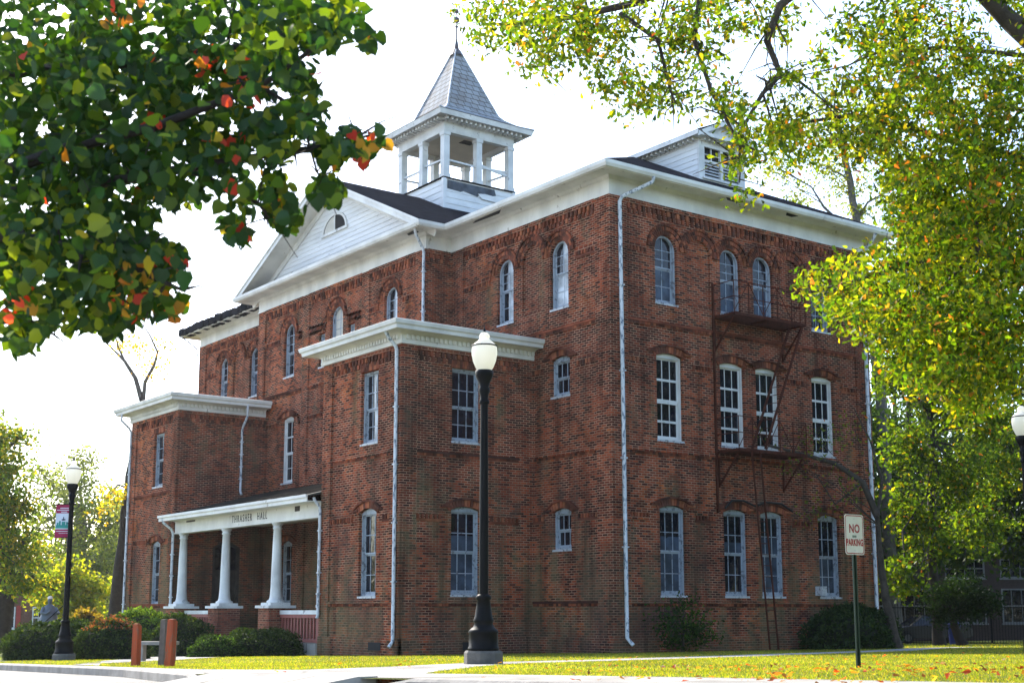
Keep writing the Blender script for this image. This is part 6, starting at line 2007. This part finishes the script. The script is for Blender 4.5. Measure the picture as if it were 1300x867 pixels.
def car(label, c, rz, paint):
    R = empty('parked_car', c, rz); tag(R, label, 'car')
    prof = [(-2.2, .35), (-2.25, .62), (-2.1, .82), (-1.2, .93), (-0.9, 0.95), (1.45, .98), (2.05, .92), (2.2, .75), (2.22, .40), (2.1, .28), (-2.1, .28)]
    secs = [(-.86, .94), (-.84, 1.0), (0, 1.0), (.84, 1.0), (.86, .94)]
    mb = MB(); n = len(prof); vs = []
    for y, k in secs:
        for x, z in prof: vs.append((x * k, y, .55 + (z - .55) * k))
    fs = [tuple(range(n)), tuple(range(4 * n, 5 * n))]
    for s_ in range(4):
        for i in range(n): fs.append((s_ * n + i, s_ * n + (i + 1) % n, (s_ + 1) * n + (i + 1) % n, (s_ + 1) * n + i))
    mb.add(vs, fs); mb.build('body', paint, R)
    mb = MB()
    roofp = [(-1.15, .95), (-.45, 1.42), (.85, 1.45), (1.6, 1.0)]
    vs = [(x, s_ * (.78 if z < 1.2 else .62), z) for s_ in (-1, 1) for x, z in roofp]
    mb.add(vs, [(0, 1, 2, 3), (4, 5, 6, 7), (0, 1, 5, 4), (1, 2, 6, 5), (2, 3, 7, 6)]); mb.build('cabin_glass', M['glass'], R)
    mb = MB(); mb.box(-.50, .90, -.63, .63, 1.43, 1.475)
    for x0_, x1_ in (((-1.15, .95), (-.45, 1.43)), ((1.6, 1.0), (.86, 1.45)), ((.2, .97), (.2, 1.44))):
        for s_ in (-1, 1): mb.bar((x0_[0], s_ * .79, x0_[1]), (x1_[0], s_ * .635, x1_[1]), .06)
    mb.build('roof', paint, R)
    for x in (-1.35, 1.35):
        for s_ in (-1, 1):
            mb = MB(); mb.tube([(x, s_ * .70, .31), (x, s_ * .875, .31)], .31, 16); wh = mb.build('wheel', M['dark'], R)
            mb = MB(); mb.tube([(x, s_ * .876, .31), (x, s_ * .885, .31)], .19, 12); mb.build('rim', M['plinth'], wh)
    for s_ in (-1, 1):
        mb = MB(); mb.box(-2.24, -2.16, s_ * .62 - .15, s_ * .62 + .15, .62, .76); mb.build('headlight', M['signwhite'], R)
    return R
c = gpx(1168, 73); car('dark parked car half hidden behind the fence and the tree trunk', Vector((c.x, c.y, c.z)), YAW - math.pi / 2 + 0.1, simple('dark_car_paint', (0.02, 0.022, 0.03), 0.25, 0.1))
c = gpx(1203, 62)
BI = empty('litter_bin', c); tag(BI, 'blue litter bin behind the small round evergreen', 'bin')
blue = simple('blue_plastic', (0.015, 0.03, 0.22), 0.5, 0.2)
mb = MB(); mb.lathe([(0.22, -0.2), (0.22, 0.0), (0.27, 0.8), (0.29, 0.82), (0.29, 0.86), (0.0, 0.86)], 16); mb.build('barrel', blue, BI)
mb = MB(); mb.lathe([(0.30, 0.862), (0.30, 0.9), (0.2, 1.02), (0.0, 1.05)], 16); mb.build('lid', blue, BI)

# ------------------------------------------------------------------ left background: house, statue
c = gpx(62, 112)
HS = gable_house('brick_house', 'small red brick house with white windows and a red shutter behind the yellow tree', Vector((c.x, c.y, c.z - 0.2)), YAW - math.pi / 2 + 0.25, 13, 9, 3.9, 2.4, hb, M['slate'],
                 [(-2.6, 0.95, 0.9, 1.75), (-0.35, 0.95, 0.9, 1.75), (2.4, 0.95, 0.9, 1.75)])
mb = MB(); mb.box(-2.05, -1.70, -0.06, -0.005, 0.85, 2.75); mb.build('shutter', simple('red_shutter', (0.4, 0.03, 0.02), 0.6), HS)
mb = MB(); mb.box(-4.3, -2.4, -1.6, -0.02, 0.25, 0.42); mb.box(-4.2, -4.05, -1.5, -1.35, -1.2, 0.249); mb.box(-2.65, -2.5, -1.5, -1.35, -1.2, 0.249); mb.build('stoop', M['white2'], HS)

c = gpx(69, 60)
zb_ = at(69, 795, 60).z
ST = empty('statue', (c.x, c.y, c.z)); ST.rotation_euler = (0, 0, YAW - math.pi / 2 + 0.5)
tag(ST, 'weathered bronze statue of a cloaked figure in a pale cap above the dark hedge', 'statue')
z0 = zb_ - c.z - 0.25
mb = MB(); mb.box(-0.55, 0.55, -0.5, 0.5, -0.3, z0 - 0.12); mb.box(-0.62, 0.62, -0.57, 0.57, z0 - 0.118, z0); mb.build('pedestal', M['kerb'], ST)
mb = MB()
secs = [(0.0, .46, .40, 0, 0), (.18, .48, .42, 0, 0), (.45, .42, .37, .01, 0), (.75, .34, .30, .02, 0), (.98, .27, .22, .03, -.01), (1.10, .235, .17, .03, -.02), (1.17, .16, .13, .03, -.03), (1.20, .085, .085, .03, -.04), (1.26, .07, .075, .03, -.05), (1.29, .085, .10, .03, -.06), (1.36, .098, .115, .03, -.07), (1.43, .095, .11, .03, -.07), (1.49, .07, .085, .03, -.06), (1.52, .0, .0, .03, -.06)]
vs, fs = [], []
n = 22
for z, rx, ry, ox, oy in secs:
    for k in range(n):
        a_ = 2 * math.pi * k / n
        fold = 1 + (0.07 * math.sin(5 * a_ + z * 2) + .04 * math.sin(9 * a_)) * max(0, 1 - z / 1.05)
        vs.append((ox + rx * math.cos(a_) * fold, oy + ry * math.sin(a_) * fold, z0 + z))
for i in range(len(secs) - 1):
    for k in range(n): fs.append((i * n + k, i * n + (k + 1) % n, (i + 1) * n + (k + 1) % n, (i + 1) * n + k))
mb.add(vs, fs, 0, True)
mb.tube([(-.22, -.05, z0 + 1.06), (-.33, -.16, z0 + .85), (-.16, -.36, z0 + .80), (0.0, -.38, z0 + .92)], [.085, .08, .065, .05], 8)
mb.tube([(.27, -.05, z0 + 1.04), (.38, -.18, z0 + .82), (.24, -.38, z0 + .84)], [.085, .075, .05], 8)
mb.tube([(.03, -.165, z0 + 1.385), (.03, -.20, z0 + 1.37), (.03, -.175, z0 + 1.345)], [.012, .02, .015], 6)
mb.build('figure', simple('bronze_patina', (0.12, 0.15, 0.18), 0.55, 0.45, 3.0), ST)
mb = MB(); mb.lathe([(.105, z0 + 1.44), (.112, z0 + 1.47), (.10, z0 + 1.53), (.06, z0 + 1.56), (0, z0 + 1.57)], 14, (.03, -.06, 0)); mb.box(-.05, .11, -.24, -.15, z0 + 1.445, z0 + 1.457); mb.build('cap', M['signwhite'], ST)
mb = MB(); mb.tube([(-.30, -.42, z0 + .35), (.52, -.40, z0 + 1.14)], .022, 6); mb.build('staff', M['iron'], ST)

# ------------------------------------------------------------------ grass and fallen leaves
def inside(px, py, poly):
    r = np.zeros(len(px), bool); n = len(poly); j = n - 1
    for i in range(n):
        xi, yi = poly[i]; xj, yj = poly[j]
        with np.errstate(divide='ignore', invalid='ignore'):
            c_ = ((yi > py) != (yj > py)) & (px < (xj - xi) * (py - yi) / (yj - yi + 1e-12) + xi)
        r ^= c_; j = i
    return r
PAVE = edge + inner
FOOT = [(-16.3, -4.5), (-16.0, -2.2), (-12.0, 2.5), (-6.8, 10.5), (-5.4, 12.0), (-5.4, 15.4), (-7.4, 14.8), (-13.2, 4.0)]
def on_lawn(x, y):
    k = np.interp(y, [q[0] for q in KERB], [q[1] for q in KERB])
    ok = (x > k + 0.16) & ~inside(x, y, PAVE) & ~inside(x, y, FOOT)
    ok &= ~((x > -0.1) & (x < 11.5) & (y > -0.1) & (y < 29.4)) & ~((x > -4.85) & (x < 0) & (y > 3.7) & (y < 25))
    return ok
def grass():
    rng = np.random.default_rng(71)
    P, S, C = [], [], []
    for f0, f1, r0, r1, dens, ln in ((9.5, 17, -4.5, 7.5, 1500, .026), (17, 27, -8, 11, 700, .030), (27, 42, -13, 17, 220, .036), (42, 75, -20, 30, 40, .05)):
        n = int((f1 - f0) * (r1 - r0) * dens)
        f = rng.uniform(f0, f1, n); r = rng.uniform(r0, r1, n)
        x = CAMPOS.x + RGT.x * r + FWD.x * f; y = CAMPOS.y + RGT.y * r + FWD.y * f
        ok = on_lawn(x, y) & (np.abs(r) < 0.42 * f + 1)
        x, y = x[ok], y[ok]
        P.append(np.stack([x, y, gzn(x, y) - 0.005], 1)); S.append(ln * rng.uniform(.6, 1.5, len(x)))
    P = np.concatenate(P); S = np.concatenate(S); n = len(P)
    w = np.sin(P[:, 0] * 1.3 + 2 * np.sin(P[:, 1] * .7)) * .5 + .5
    c = palette(n, rng, [(0.12, 0.155, 0.012), (0.165, 0.185, 0.012), (0.29, 0.24, 0.04), (0.06, 0.10, 0.01), (0.2, 0.14, 0.04)], [4, 4, 3, 3, 1])
    c = c * (0.85 + 0.3 * w[:, None])
    # upright blades leaning at random
    yv = rng.normal(size=(n, 3)) * np.array([.7, .7, .1]) + np.array([0, 0, 1.0]); yv /= np.linalg.norm(yv, axis=1, keepdims=True)
    h = rng.normal(size=(n, 3)); z = h - (h * yv).sum(1, keepdims=True) * yv; z /= np.linalg.norm(z, axis=1, keepdims=True)
    rot = np.stack([np.cross(yv, z) * 2.2, yv, z], axis=2)
    o = leaf_obj('grass', P, S, c, M['grassblade'], None, 'blade', rng, 0, rot=rot)
    tag(o, kind='stuff')
grass()
def litter():
    rng = np.random.default_rng(73)
    P, C = [], []
    for n, f0, f1, r0, r1 in ((210, 10.2, 16.5, 0.5, 7.0), (110, 12, 26, -3, 9), (70, 10.5, 13.5, 2.0, 5.5)):
        f = rng.uniform(f0, f1, n); r = rng.uniform(r0, r1, n)
        x = CAMPOS.x + RGT.x * r + FWD.x * f; y = CAMPOS.y + RGT.y * r + FWD.y * f
        k = np.interp(y, [q[0] for q in KERB], [q[1] for q in KERB])
        ok = x > k
        x, y = x[ok], y[ok]
        P.append(np.stack([x, y, gzn(x, y) + np.where(on_lawn(x, y), 0.045, 0.022)], 1))
    P = np.concatenate(P); n = len(P)
    C = palette(n, rng, [(0.34, 0.05, 0.02), (0.30, 0.11, 0.03), (0.16, 0.07, 0.03), (0.4, 0.22, 0.05)], [3, 3, 3, 1])
    yv = rng.normal(size=(n, 3)) * np.array([1, 1, .28]); yv /= np.linalg.norm(yv, axis=1, keepdims=True)
    up_ = np.tile(np.array([[0, 0, 1.0]]), (n, 1)) + rng.normal(size=(n, 3)) * .35
    z = up_ - (up_ * yv).sum(1, keepdims=True) * yv; z /= np.linalg.norm(z, axis=1, keepdims=True)
    o = leaf_obj('fallen_leaves', P, 0.075, C, M['leaf'], None, 'oak', rng, 0, rot=np.stack([np.cross(yv, z), yv, z], axis=2))
    tag(o, kind='stuff')
litter()
